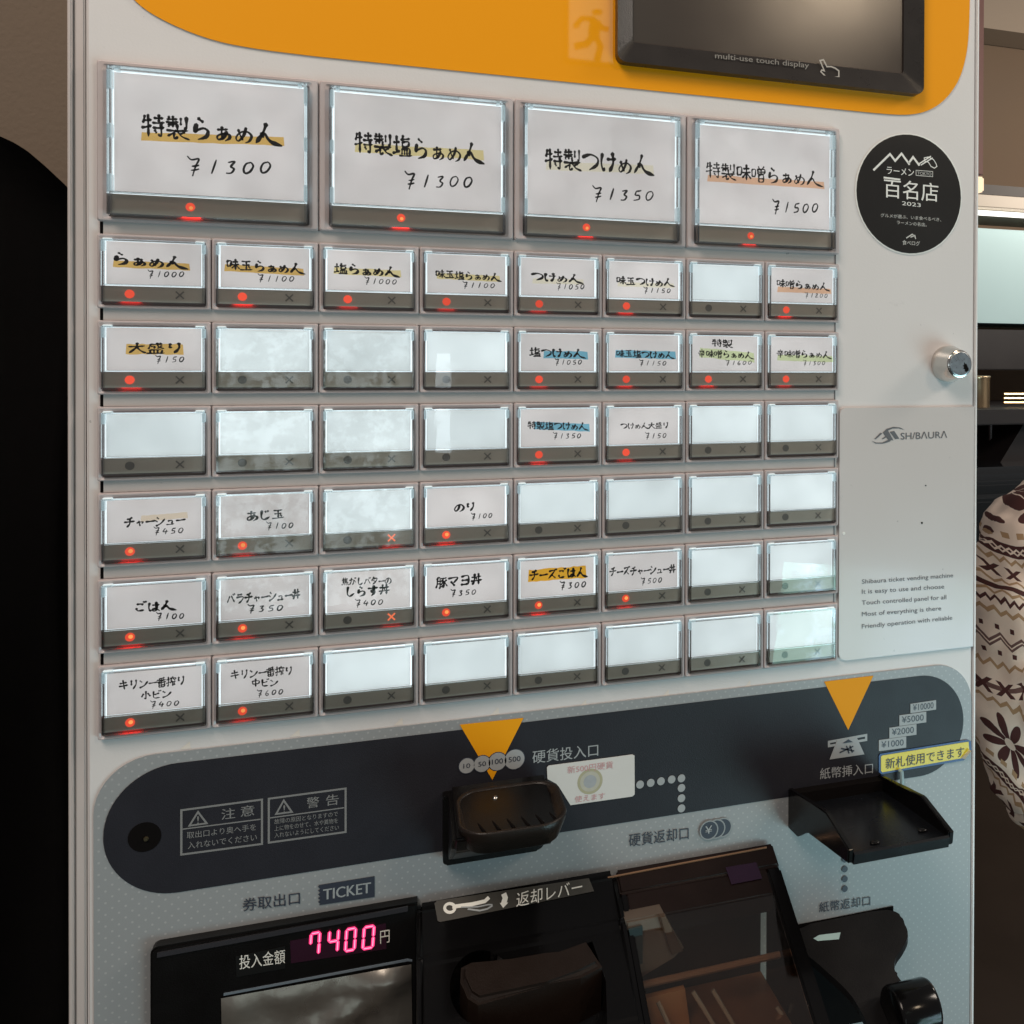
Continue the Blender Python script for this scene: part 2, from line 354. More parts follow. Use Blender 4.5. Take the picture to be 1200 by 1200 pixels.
g('の', [(52,18),(44,60),(20,86),(8,62),(30,26),(66,18),(92,50),(80,80),(52,95)])
g('チ', [(72,6),(22,22)], [(2,48),(98,40)], [(52,20),(50,66),(22,98)])
g('ャ', [(14,58),(84,44),(70,68)], [(38,36),(52,98)])
g('ー', [(4,56),(96,47)])
g('シ', [(20,12),(38,26)], [(6,42),(26,54)], [(10,94),(56,70),(94,26)])
g('ュ', [(22,50),(68,46),(64,86)], [(6,92),(94,86)])
g('ご', [(22,28),(66,24),(54,36)], [(16,66),(30,90),(78,84)], [(74,2),(82,16)], [(90,0),(96,12)])
g('は', [(16,14),(10,56),(18,92),(26,78)], [(40,36),(94,32)], [(68,8),(70,78),(50,94),(38,82),(60,72),(98,94)])
g('バ', [(36,24),(6,86)], [(56,22),(92,82)], [(74,4),(82,18)], [(90,0),(96,14)])
g('ラ', [(24,14),(78,10)], [(10,40),(88,36),(70,74),(32,98)])
g('丼', [(8,32),(92,28)], [(2,66),(100,60)], [(34,4),(30,66),(10,100)], [(68,2),(68,100)], [(46,40),(55,54)])
g('が', [(6,34),(60,28),(62,70),(44,92)], [(34,6),(30,50),(6,94)], [(74,34),(92,62)], [(78,4),(85,16)], [(92,0),(98,12)])
g('し', [(34,4),(28,70),(50,94),(90,68)])
g('タ', [(38,4),(6,54)], [(32,26),(84,22),(62,66),(20,100)], [(34,46),(62,66)])
g('す', [(6,26),(96,22)], [(56,2),(56,50),(40,66),(34,48),(56,44),(58,74),(34,100)])
g('豚', [(16,8),(14,60),(2,96)], [(16,8),(38,6),(38,94),(29,88)], [(18,34),(36,32)], [(18,57),(36,55)], [(48,12),(98,8)], [(72,10),(44,40)], [(60,28),(76,60),(62,98)], [(66,46),(42,68)], [(72,62),(42,90)], [(94,28),(76,44)], [(76,42),(104,86)])
g('マ', [(8,20),(90,16),(50,66)], [(32,50),(66,90)])
g('ヨ', [(20,18),(80,14),(80,92)], [(24,50),(78,48)], [(18,88),(80,85)])
g('ズ', [(18,20),(74,16),(10,90)], [(44,52),(86,88)], [(80,2),(87,14)], [(93,0),(99,11)])
g('キ', [(12,34),(84,24)], [(4,64),(96,52)], [(42,2),(60,100)])
g('リ', [(26,8),(26,60)], [(74,4),(74,50),(42,100)])
g('ン', [(12,18),(36,34)], [(10,92),(58,70),(94,26)])
g('一', [(2,56),(98,46)])
g('番', [(80,0),(22,12)], [(4,26),(98,23)], [(50,8),(50,50)], [(46,28),(8,52)], [(54,28),(98,48)], [(30,14),(34,22)], [(70,12),(64,22)], [(22,56),(24,99)], [(22,56),(80,54),(80,99)], [(50,56),(50,97)], [(24,77),(80,75)], [(24,98),(80,96)])
g('搾', [(2,30),(34,26)], [(20,2),(20,94),(8,88)], [(0,68),(34,54)], [(66,0),(67,12)], [(42,16),(42,29)], [(42,16),(97,14),(92,27)], [(56,22),(44,42)], [(74,22),(94,38)], [(56,42),(38,68)], [(50,53),(98,50)], [(66,52),(66,100)], [(66,69),(90,67)], [(66,85),(94,82)])
g('小', [(50,4),(50,94),(36,84)], [(26,36),(6,76)], [(70,32),(96,70)])
g('ビ', [(22,8),(22,76),(40,92),(86,86)], [(74,34),(26,50)], [(74,2),(81,14)], [(90,0),(97,10)])
g('中', [(14,30),(18,68)], [(14,30),(88,26),(82,64)], [(18,66),(82,61)], [(50,0),(50,102)])
g('焦', [(30,0),(8,36)], [(24,14),(22,66)], [(24,16),(90,13)], [(26,32),(82,30)], [(26,48),(82,46)], [(22,66),(94,61)], [(54,14),(54,62)], [(55,0),(60,9)], [(10,80),(4,96)], [(36,80),(38,94)], [(62,80),(67,94)], [(86,78),(98,94)])
g('¥', [(-6,-18),(20,6),(66,0),(46,50),(26,118)], [(24,50),(68,42)], [(18,78),(68,68)])
g('0', [(60,14),(32,24),(16,60),(26,88),(56,78),(78,40),(64,14),(50,18)])
g('1', [(64,4),(34,98)])
g('2', [(26,28),(58,12),(64,36),(20,90),(84,84)])
g('3', [(30,18),(70,12),(46,46),(66,62),(48,90),(14,92)])
g('4', [(46,10),(16,62),(84,54)], [(66,34),(48,100)])
g('5', [(42,16),(32,48),(66,52),(64,82),(16,94)], [(42,16),(86,8)])
g('6', [(60,6),(22,56),(34,92),(66,76),(54,54),(26,70)])
def smooth_pts(p, n=7):
    if len(p) == 2:
        (x0, y0), (x1, y1) = p
        return [(x0 + (x1 - x0) * i / 6, y0 + (y1 - y0) * i / 6 + 2.0 * math.sin(math.pi * i / 6)) for i in range(7)]
    out = []
    q = [p[0]] + list(p) + [p[-1]]
    for i in range(1, len(q) - 2):
        a, b, c, d = [np.array(z, float) for z in q[i - 1:i + 3]]
        for j in range(n):
            t = j / n
            out.append(tuple(.5 * (2 * b + (c - a) * t + (2 * a - 5 * b + 4 * c - d) * t * t + (3 * b - a - 3 * c + d) * t ** 3)))
    out.append(p[-1]); return out
def brush2d(s, w, kind='brush', rng=random, var=None):
    """returns verts(x,y up),faces for a string written by hand"""
    V, F = [], []; cx = 0
    for ch in s:
        st = G[ch]; num = ch in '¥0123456789'
        sc = 1 if num or kind == 'big' else 1
        small = ch in 'ぁめャュ'
        k = .82 if small else 1.0; adv = (112 if num else (92 if small else 104)) * 1.0
        dy = rng.uniform(-4, 4)
        if ch == '一' : adv = 84
        if ch == 'ー': adv = 88
        for sp in st:
            pts = smooth_pts(sp); n = len(pts); L = []
            ww = w * rng.uniform(.82, 1.18) * (.85 if len(st) > 8 else 1.1 if len(st) <= 3 and not num else 1)
            if ch == 'ん' and sp is st[-1]: ww *= 1.25
            for i, (x, y) in enumerate(pts):
                t = i / (n - 1)
                if kind == 'thin': pr = .75 + .5 * math.sin(math.pi * min(1, t * 1.1)) * .8
                else: pr = (.66 + .60 * math.exp(-((t - .08) / .12) ** 2) + .45 * math.exp(-((t - .8) / .16) ** 2)) * (1 if t < .86 else 1 - .62 * (t - .86) / .14)
                a = pts[max(0, i - 1)]; b = pts[min(n - 1, i + 1)]
                dx, dyy = b[0] - a[0], b[1] - a[1]; l = math.hypot(dx, dyy) or 1
                # chisel-like brush: wider on down-right diagonals
                ang = math.atan2(dyy, dx); pr *= .88 + .26 * abs(math.sin(ang - .5))
                h = ww * pr / 2 * (1 + rng.uniform(-.07, .07))
                nx, ny = -dyy / l * h, dx / l * h
                L.append(((x + nx), (y + ny), (x - nx), (y - ny)))
            base = len(V)
            for (a, b, c, d) in L:
                V.append((cx + a * k, -(b * k + (1 - k) * 90 + dy))); V.append((cx + c * k, -(d * k + (1 - k) * 90 + dy)))
            for i in range(n - 1):
                F.append((base + 2 * i, base + 2 * i + 1, base + 2 * i + 3, base + 2 * i + 2))
            # pointed start
            x0, y0 = pts[0]; x1, y1 = pts[1]; l = math.hypot(x1 - x0, y1 - y0) or 1
            V.append((cx + (x0 - (x1 - x0) / l * ww * .35) * k, -((y0 - (y1 - y0) / l * ww * .35) * k + (1 - k) * 90 + dy)))
            F.append((base, base + 1, len(V) - 1))
        cx += adv
    return V, F
def handwrite(name, items, m, parent, Y, loc):
    """items (string, xl,yl,xr,yr,h px, weight, kind)"""
    bm = bmesh.new(); loc = Vector(loc)
    for it in items:
        s, xl, yl, xr, yr, h, w = it[:7]; kind = it[7] if len(it) > 7 else 'brush'
        v, f = brush2d(s, w * (1.7 if kind == 'thin' else 1.30 if h > 16 else 1.3), kind)
        Mx, My = (xl + xr) / 2, (yl + yr) / 2
        A, B = P(xl, yl, Y), P(xr, yr, Y); up = P(Mx, My - h / 2, Y) - P(Mx, My + h / 2, Y)
        put(bm, (v, f), A - loc, B - loc, up, hfit=(-100, 0))
    # separate overlapping strokes a hair
    me = bpy.data.meshes.new(name); bm.to_mesh(me); bm.free()
    return meshobj(name, me, m, parent, loc)

# ================================================================== SETTING
FL = -1.42
bm = bmesh.new(); box(bm, -6, 8, -6, 8, FL - .02, FL); fl = bm_obj('floor', bm, mat('floor_dark', (.035, .024, .018), .45, var=.4, vs=3)); tag(fl, kind='structure')
wallm = mat('beige_wall', (.19, .145, .105), .8, var=.06, vs=14, bump=.5, bs=260)
bm = bmesh.new(); box(bm, -3, .30, .345, .40, FL, 1.3)
lw = bm_obj('wall', bm, wallm); tag(lw, 'plain beige wall behind the left side of the ticket machine', 'wall')
# black coat hanging at the left
def coat():
    root = empty('black_coat', (-.28, .24, -.9))
    cm = mat('black_cloth', (.0065, .006, .006), .95, var=.3, vs=120, spec=.15)
    bm = bmesh.new(); cols = 46; rows = 40; grid = []
    edge = [P(x, y, .20) for x, y in ((-150, 128), (-60, 140), (0, 160), (18, 168), (34, 178), (55, 196), (76, 216), (104, 246), (116, 300), (122, 420))]
    top = [(e.x, e.z) for e in edge]
    xs = [top[0][0] + (top[-1][0] - top[0][0]) * i / (cols - 1) for i in range(cols)]
    for i, x in enumerate(xs):
        zt = np.interp(x, [t[0] for t in top], [t[1] for t in top])
        colv = []
        for j in range(rows + 1):
            t = j / rows; z = zt + (-1.15 - zt) * t ** .9
            fold = .012 * math.sin(x * 70 + 2.2 * t + 2 * noise.noise((x * 8, z * 2, 0))) * min(1, t * 5) + .02 * noise.noise((x * 10, z * 4, 3))
            y = .20 - .05 * math.sin(min(1, t * 6) * math.pi / 2) + fold + .09 * max(0, (x - xs[-6]) / (xs[-1] - xs[-6])) ** 2
            colv.append(bm.verts.new((x, y, z)))
        grid.append(colv)
    for a, b in zip(grid, grid[1:]):
        for j in range(rows): bm.faces.new([a[j], a[j + 1], b[j + 1], b[j]])
    r = bmesh.ops.solidify(bm, geom=list(bm.faces), thickness=.02)
    bm_obj('cloth', bm, cm, root, smooth=True)
    bm = bmesh.new(); tube(bm, [(-.36, .345, .20), (-.36, .29, .195), (-.36, .27, .22)], .006); bm_obj('wall_hook', bm, chrome, root)
    tag(root, 'black coat hanging on the beige wall at the left edge, sloping shoulder', 'coat')
coat()

# kitchen beyond the right edge
bm = bmesh.new(); box(bm, .6, 5, 2.45, 2.5, FL, 1.6)
kw = bm_obj('wall', bm, mat('kitchen_wall', (.17, .115, .075), .8, var=.08, vs=5)); tag(kw, 'brown kitchen wall far behind the right edge of the machine', 'wall')
def at_k(x, y, Y): return P(x, y, Y)
def kbox(bm, xl, xr, yt, yb, Y, dep, bev=0):
    a = P(xl, yt, Y); b = P(xr, yb, Y); box(bm, a.x, b.x, Y, Y + dep, b.z, a.z, bev)
bm = bmesh.new(); kbox(bm, 1100, 1330, -40, 57, 2.30, .14); o = bm_obj('ceiling_beam', bm, mat('beam_beige', (.32, .25, .19), .7, var=.05, vs=4)); tag(o, 'pale beige beam along the top of the kitchen wall', 'beam')
hood = empty('range_hood', tuple(P(1230, 300, 1.9)))
steel = mat('stainless_steel', (.40, .55, .58), .5, .2, var=.08, vs=3)
bm = bmesh.new(); kbox(bm, 1110, 1420, 226, 236, 1.86, .30, .004); bm_obj('trim', bm, mat('dark_trim', (.03, .018, .014), .5), hood)
bm = bmesh.new(); kbox(bm, 1110, 1420, 240, 247, 1.86, .30, .003); bm_obj('lip', bm, mat('hood_lip', (.62, .52, .42), .4), hood)
bm = bmesh.new(); kbox(bm, 1110, 1420, 248.5, 264, 1.87, .02, .002); bm_obj('lamp_tube', bm, emis('hood_lamp', (1, .97, .88), 2.2), hood)
bm = bmesh.new(); kbox(bm, 1110, 1420, 265, 384, 1.93, .30); bm_obj('panel', bm, steel, hood)
tag(hood, 'stainless steel range hood with a bright white lamp tube in the kitchen', 'range hood')
bm = bmesh.new(); kbox(bm, 1142, 1154, 222 - 16, 225, 1.4, .03, .004); o = bm_obj('wall_lamp', bm, emis('lamp_warm', (1, .75, .5), 1.3)); tag(o, 'small warm lamp glowing at the edge of the reddish post', 'lamp')
bm = bmesh.new(); kbox(bm, 1140, 1153, -60, 206, 1.5, .06, .004); o = bm_obj('post', bm, mat('reddish_wood', (.16, .07, .06), .6, var=.2, vs=30)); tag(o, 'narrow reddish wooden post beside the right edge of the machine', 'post')
kc = empty('kitchen_shelf', tuple(P(1230, 440, 1.6)))
darkm = mat('dark_shelf', (.012, .009, .010), .5, var=.3, vs=12)
bm = bmesh.new(); kbox(bm, 1100, 1420, 385, 434, 1.9, .25, .003); bm_obj('back_board', bm, darkm, kc)
bm = bmesh.new(); kbox(bm, 1100, 1420, 481, 493, 1.55, .55, .003); bm_obj('shelf_board', bm, darkm, kc)
for y in (462, 467, 472): 
    bm = bmesh.new(); a = P(1176, y, 1.7); b = P(1420, y, 1.7); tube(bm, [a, b], .004); bm_obj('rail', bm, mat('brass', (.62, .44, .22), .25, 1), kc)
tag(kc, 'dark kitchen shelf with thin brass rails under the range hood', 'shelf')
bm = bmesh.new(); a = P(1163, 481, 1.62)
prof = [(.0, 0), (.036, .0), (.040, .006), (.040, .085), (.043, .089), (.040, .092), (.036, .088), (.034, .01)]
n = 24; rg = [[bm.verts.new((a.x + r * math.cos(2 * math.pi * k / n), 1.70 + r * math.sin(2 * math.pi * k / n), a.z + z)) for k in range(n)] for r, z in prof[1:]]
for q, w in zip(rg, rg[1:]):
    for k in range(n): bm.faces.new([q[k], q[(k + 1) % n], w[(k + 1) % n], w[k]])
bm.faces.new(rg[0]); bm.faces.new(rg[-1])
o = bm_obj('brass_pot', bm, mat('pot_brass', (.55, .42, .27), .22, .9, var=.1, vs=30), smooth=True); tag(o, 'shiny brass pot standing on the dark kitchen shelf', 'pot')
cab = empty('kitchen_counter', tuple(P(1230, 600, 1.7)))
bm = bmesh.new(); kbox(bm, 1100, 1420, 494, 552, 1.95, .3); bm_obj('back_panel', bm, mat('cabinet_grey', (.17, .165, .14), .5, var=.1, vs=5), cab)
bm = bmesh.new(); a = P(1161, 494, 1.7); b = P(1161, 545, 1.7); tube(bm, [a, b, b + Vector((.03, 0, -.012))], .006); bm_obj('pipe', bm, mat('dark_metal', (.03, .02, .02), .25, .8), cab)
bm = bmesh.new()
a = P(1168, 549, 1.6); b = P(1205, 488, 1.6); c = P(1420, 488, 1.6); d = P(1420, 549, 1.6)
prism(bm, [(a.x, a.z), (b.x, b.z), (c.x, c.z), (d.x, d.z)], 1.6, 1.8); bm_obj('sloped_cover', bm, darkm, cab)
gl = mat('black_glass', (.012, .014, .016), .08, coat=1)
for y0, y1, Y in ((550, 557, 1.5), (559, 566, 1.46), (568, 586, 1.44), (588, 640, 1.40)):
    bm = bmesh.new(); kbox(bm, 1100, 1420, y0, y1, Y, .35, .008); bm_obj('worktop_edge', bm, gl, cab)
tag(cab, 'black glossy kitchen counter with grey back panel behind the knitted sweater', 'counter')

# person in a knitted sweater
def knit():
    m = mat('fair_isle_knit', (.55, .43, .34), .85, bump=.6, bs=900)
    b = m.node_tree.nodes['Principled BSDF']; L = m.node_tree.links
    at_ = N(m, 'ShaderNodeAttribute'); at_.attribute_name = 'knit'; sp = N(m, 'ShaderNodeSeparateXYZ'); L.new(at_.outputs['Vector'], sp.inputs[0])
    X, Z = sp.outputs[0], sp.outputs[1]
    zz = math_(m, 'FRACT', math_(m, 'ADD', math_(m, 'MULTIPLY', Z, -1 / .258), .5))
    base = (.93, .76, .64, 1); tan = (.50, .31, .17, 1); dk = (.085, .024, .022, 1); mid = (.17, .09, .08, 1)
    res = None
    def mixin(prev, fac, col):
        mx = N(m, 'ShaderNodeMix', data_type='RGBA'); L.new(fac, mx.inputs[0])
        if isinstance(prev, tuple): mx.inputs[6].default_value = prev
        else: L.new(prev, mx.inputs[6])
        mx.inputs[7].default_value = col; return mx.outputs[2]
    def bandf(c, h): return math_(m, 'LESS_THAN', math_(m, 'ABSOLUTE', math_(m, 'SUBTRACT', zz, c)), h)
    def tri(per, ph=0):   # triangle wave 0..1
        return math_(m, 'MULTIPLY', math_(m, 'ABSOLUTE', math_(m, 'SUBTRACT', math_(m, 'FRACT', math_(m, 'ADD', math_(m, 'MULTIPLY', X, 1 / per), ph)), .5)), 2)
    def AND(a, b): return math_(m, 'MULTIPLY', a, b)
    def zig(c, h, per, th):
        zc = math_(m, 'ADD', c - h, math_(m, 'MULTIPLY', tri(per), 2 * h))
        return math_(m, 'LESS_THAN', math_(m, 'ABSOLUTE', math_(m, 'SUBTRACT', zz, zc)), th)
    col = base
    # 8-pointed star row
    fx = math_(m, 'MULTIPLY', math_(m, 'SUBTRACT', math_(m, 'FRACT', math_(m, 'MULTIPLY', X, 1 / .064)), .5), .064)
    fz = math_(m, 'MULTIPLY', math_(m, 'SUBTRACT', zz, .5), .258)
    r = math_(m, 'SQRT', math_(m, 'ADD', math_(m, 'MULTIPLY', fx, fx), math_(m, 'MULTIPLY', fz, fz)))
    th = math_(m, 'ARCTAN2', fz, fx)
    pet = math_(m, 'ABSOLUTE', math_(m, 'SINE', math_(m, 'MULTIPLY', th, 4)))
    lim = math_(m, 'MULTIPLY', math_(m, 'POWER', pet, .7), .028)
    star = AND(math_(m, 'LESS_THAN', r, lim), math_(m, 'GREATER_THAN', r, .006))
    col = mixin(col, star, dk)
    col = mixin(col, AND(bandf(.600, .010), math_(m, 'GREATER_THAN', tri(.013), .5)), tan)
    col = mixin(col, bandf(.655, .024), dk)
    col = mixin(col, AND(math_(m, 'MAXIMUM', zig(.655, .010, .013, .004), zig(.655, -.010, .013, .004)), bandf(.655, .018)), base)
    col = mixin(col, AND(zig(.70, .010, .010, .007), bandf(.70, .02)), tan)
    xs = math_(m, 'ABSOLUTE', math_(m, 'SUBTRACT', math_(m, 'ABSOLUTE', math_(m, 'SUBTRACT', math_(m, 'FRACT', math_(m, 'MULTIPLY', X, 1 / .020)), .5)), math_(m, 'ABSOLUTE', math_(m, 'MULTIPLY', math_(m, 'SUBTRACT', zz, .755), 12.0))))
    col = mixin(col, AND(math_(m, 'LESS_THAN', xs, .12), bandf(.755, .024)), dk)
    col = mixin(col, zig(.800, .010, .015, .006), tan)
    col = mixin(col, bandf(.832, .011), dk)
    col = mixin(col, zig(.858, .010, .015, .006), tan)
    col = mixin(col, AND(zig(.895, .012, .0085, .009), bandf(.895, .022)), dk)
    col = mixin(col, AND(zig(.945, .010, .011, .009), bandf(.945, .02)), tan)
    col = mixin(col, AND(bandf(.012, .010), math_(m, 'GREATER_THAN', tri(.014), .72)), dk)
    col = mixin(col, zig(.060, .022, .020, .007), mid)
    col = mixin(col, zig(.080, .022, .020, .006), mid)
    col = mixin(col, AND(bandf(.125, .010), math_(m, 'GREATER_THAN', tri(.014), .72)), dk)
    col = mixin(col, AND(zig(.18, .014, .012, .009), bandf(.18, .03)), tan)
    col = mixin(col, bandf(.29, .012), mid)
    xs2 = math_(m, 'ABSOLUTE', math_(m, 'SUBTRACT', math_(m, 'ABSOLUTE', math_(m, 'SUBTRACT', math_(m, 'FRACT', math_(m, 'MULTIPLY', X, 1 / .020)), .5)), math_(m, 'ABSOLUTE', math_(m, 'MULTIPLY', math_(m, 'SUBTRACT', zz, .29), 9.0))))
    col = mixin(col, AND(math_(m, 'LESS_THAN', xs2, .12), bandf(.29, .035)), dk)
    col = mixin(col, AND(zig(.355, .010, .012, .008), bandf(.355, .02)), tan)
    n = N(m, 'ShaderNodeTexNoise'); n.inputs['Scale'].default_value = 260; 
    L.new(col, b.inputs['Base Color'])
    return m
def person():
    t0 = P(1262, 640, .60)                    # torso reference at shoulder height
    root = empty('person', (t0.x, .60, FL))
    def J(x, y, Y): return P(x, y, Y)
    # arm joints located from the photograph, torso behind and to the right
    sh = J(1200, 646, .545); el = J(1186, 858, .50)
    wr = J(1262, 985, .46)
    cx = sh.x + .25; cy = .62
    V = [(cx, cy, -.86), (cx, cy, -.70), (cx - .0, cy, -.55), (cx, cy, -.38), (cx, cy, -.30), (cx, cy, -.22), (cx, cy + .0, -.16),   # pelvis..neck
         tuple(sh), ((sh.x + el.x) / 2 - .002, (sh.y + el.y) / 2, (sh.z + el.z) / 2), tuple(el), tuple((el + wr) / 2), tuple(wr),
         (cx + .20, cy + .03, sh.z), (cx + .21, cy + .0, -.45), (cx + .20, cy - .06, -.62)]
    E = [(0, 1), (1, 2), (2, 3), (3, 4), (4, 5), (5, 6), (4, 7), (7, 8), (8, 9), (9, 10), (10, 11), (4, 12), (12, 13), (13, 14)]
    Rr = [(.15, .11), (.145, .105), (.135, .10), (.15, .11), (.145, .105), (.07, .07), (.06, .06),
          (.074, .074), (.066, .066), (.056, .056), (.050, .050), (.038, .038), (.066, .066), (.054, .054), (.036, .036)]
    def skin(name, V, E, Rr, m, root_i=0, lv=3):
        me = bpy.data.meshes.new(name); me.from_pydata(V, E, []); me.update()
        o = bpy.data.objects.new(name, me); COL.objects.link(o)
        md = o.modifiers.new('s', 'SKIN'); md.use_smooth_shade = True
        for i, r in enumerate(Rr): me.skin_vertices[0].data[i].radius = r
        me.skin_vertices[0].data[root_i].use_root = True
        o.modifiers.new('ss', 'SUBSURF').levels = lv
        dg = bpy.context.evaluated_depsgraph_get(); m2 = bpy.data.meshes.new_from_object(o.evaluated_get(dg))
        bpy.data.objects.remove(o); m2.name = name
        m2.materials.clear(); m2.materials.append(m)
        for p in m2.polygons: p.use_smooth = True
        return m2
    km = knit()
    skinm = mat('skin', (.50, .30, .21), .5)
    dark = mat('dark_trousers', (.015, .014, .02), .9)
    # body: one continuous figure (trousers to neck)
    V2 = V + [(cx - .09, cy, -.95), (cx - .10, cy, -1.15), (cx - .10, cy + .02, -1.37), (cx + .09, cy, -.95), (cx + .10, cy, -1.15), (cx + .10, cy + .02, -1.37),
              (cx, cy + .01, -.075), (cx, cy - .005, .01), (cx, cy, .07), (cx - .10, cy - .09, -1.39), (cx + .10, cy - .09, -1.39)]
    E2 = E + [(0, 15), (15, 16), (16, 17), (0, 18), (18, 19), (19, 20), (6, 21), (21, 22), (22, 23), (17, 24), (20, 25)]
    R2 = [(r[0] * .9, r[1] * .9) for r in Rr] + [(.085, .085), (.06, .06), (.042, .042)] * 2 + [(.075, .08), (.082, .095), (.055, .07)] + [(.035, .03)] * 2
    me = skin('body', V2, E2, R2, skinm); me.materials.append(dark)
    for p in me.polygons:
        if p.center.z < -.78: p.material_index = 1
    body = meshobj('body', me, None, root)
    # sweater over torso and arms, loose, with wrinkles
    V3 = V[:6] + V[7:]; remap = {i: (i if i < 6 else i - 1) for i in range(15)}
    E3 = [(remap[a], remap[b]) for a, b in E if 6 not in (a, b)]
    R3 = [Rr[i] for i in range(6)] + Rr[7:]
    me = skin('sweater', V3, E3, [(a * 1.08, b * 1.08) for a, b in R3], km, lv=4)
    kv = me.attributes.new('knit', 'FLOAT_VECTOR', 'POINT')
    ud = Vector(el) - Vector(sh); ul = ud.length; ud.normalize(); fd = (Vector(wr) - Vector(el)); fl_ = fd.length; fd.normalize()
    zs = P(1180, 610, .5).z; xs0 = P(1176, 612, .5).x
    for v in me.vertices:
        c = v.co
        side = (c.x - xs0) * .95 - (c.y - .5) * .31
        low = max(0, min(1, (el.z + .06 - c.z) / .10))
        zrel = (c.z - zs) + .006 * math.sin(side * 60) + low * .75 * max(-.03, side + .02) - (1 - low) * .10 * side
        kv.data[v.index].vector = (side * (1 + .25 * low) + .037, zrel, 0)
        w = .008 * (1 - abs(noise.noise(Vector((c.x * 9, c.y * 9, c.z * 26))))) ** 3 + .009 * noise.noise(c * 16) + .006 * noise.noise(c * 40)
        # gathered folds at the elbow
        w += .009 * math.sin(38 * (c.z - .4 * c.x)) * math.exp(-((c.z - el.z - .0) / .07) ** 2)
        v.co = c + v.normal * w
    meshobj('sweater', me, None, root)
    # hair and face features
    hm = mat('dark_hair', (.02, .012, .01), .5, var=.3, vs=60)
    bm = bmesh.new(); bmesh.ops.create_uvsphere(bm, u_segments=28, v_segments=18, radius=1)
    for v in bm.verts:
        d = v.co.copy(); w = 1 + .05 * noise.noise(d * 6)
        front = d.y < -.35 and d.z < .35
        v.co = Vector((cx + d.x * .098 * w, cy + .018 + d.y * (.112 if not front else .07) * w, .022 + d.z * .125 * w - (.06 if d.z < -.2 and not front else 0)))
    bm_obj('hair', bm, hm, root, smooth=True)
    for sx in (-1, 1):
        bm = bmesh.new(); bmesh.ops.create_uvsphere(bm, u_segments=12, v_segments=8, radius=.012)
        bmesh.ops.translate(bm, vec=(cx + sx * .03, cy - .093, .0), verts=bm.verts); bm_obj('eye', bm, mat('eye', (.05, .03, .02), .2), root, smooth=True)
    bm = bmesh.new(); tube(bm, [(cx, cy - .092, .005), (cx, cy - .105, -.02), (cx, cy - .118, -.035), (cx, cy - .10, -.042)], [.006, .009, .012, .007]); bm_obj('nose', bm, skinm, root, smooth=True)
    bm = bmesh.new(); tube(bm, [(cx - .022, cy - .088, -.06), (cx, cy - .098, -.062), (cx + .022, cy - .088, -.06)], [.003, .006, .003]); bm_obj('mouth', bm, mat('lips', (.35, .12, .10), .5), root, smooth=True)
    # hands: palm and five fingers
    for w0, d in ((Vector(wr), fd), (Vector((cx + .20, cy - .06, -.62)), Vector((-.1, -.15, -1)).normalized())):
        VV = [w0, w0 + d * .04, w0 + d * .085]; EE = [(0, 1), (1, 2)]; RR = [(.026, .02), (.034, .015), (.034, .012)]
        side = d.cross(Vector((0, 1, 0))).normalized(); cu = d.cross(side).normalized()
        for k, (o_, l) in enumerate(((-.027, .06), (-.009, .072), (.009, .068), (.026, .054))):
            b0 = w0 + d * .085 + side * o_; i = len(VV)
            VV += [b0 + d * .012, b0 + d * (l * .5) + cu * .008, b0 + d * l * .85 + cu * .026]; EE += [(2, i), (i, i + 1), (i + 1, i + 2)]; RR += [(.0095, .0095), (.0088, .0088), (.007, .007)]
        i = len(VV); VV += [w0 + d * .03 + side * -.038, w0 + d * .062 + side * -.052 + cu * .012, w0 + d * .085 + side * -.05 + cu * .024]
        EE += [(0, i), (i, i + 1), (i + 1, i + 2)]; RR += [(.012, .012), (.010, .010), (.008, .008)]
        meshobj('hand', skin('hand', [tuple(q) for q in VV], EE, RR, skinm, lv=2), None, root)
    tag(root, 'person in a cream and brown patterned knit sweater, elbow bent, behind the right edge', 'person')
person()

# ================================================================== THE TICKET MACHINE
MC = empty('ticket_vending_machine', (.22, .17, FL))
tag(MC, 'white and orange restaurant ticket vending machine with rows of lit menu buttons', 'vending machine')
mm = .001
def part(name, bm, m, parent=MC, smooth=False, label=None):
    o = bm_obj(name, bm, m, parent, smooth)
    if label: o['label'] = label
    return o
bm = bmesh.new(); box(bm, -.0108, .4515, .008, .335, FL + .04, .42, .003); part('cabinet', bm, mat('cabinet_side', (.42, .39, .37), .4, var=.04, vs=8))
for x in (.03, .41):
    for y in (.05, .29):
        bm = bmesh.new(); tube(bm, [(x, y, FL), (x, y, FL + .006), (x, y, FL + .041)], [.022, .022, .014], 16); part('foot', bm, blackp)
bm = bmesh.new(); prism(bm, rect4(-.0048, FL + .05, .4505, .418), .003, .009, .0012); part('front_panel', bm, white)
bm = bmesh.new(); box(bm, -.0113, -.0097, .0015, .009, FL + .05, .418, .0004); part('edge_strip', bm, strip)
bm = bmesh.new(); box(bm, -.0094, -.0052, .0035, .0095, FL + .05, .418, .0006); part('edge_strip', bm, strip)
bm = bmesh.new(); box(bm, .4508, .4524, .0025, .009, FL + .05, .418, .0004); part('edge_strip', bm, mat('edge_white', (.75, .74, .74), .3))

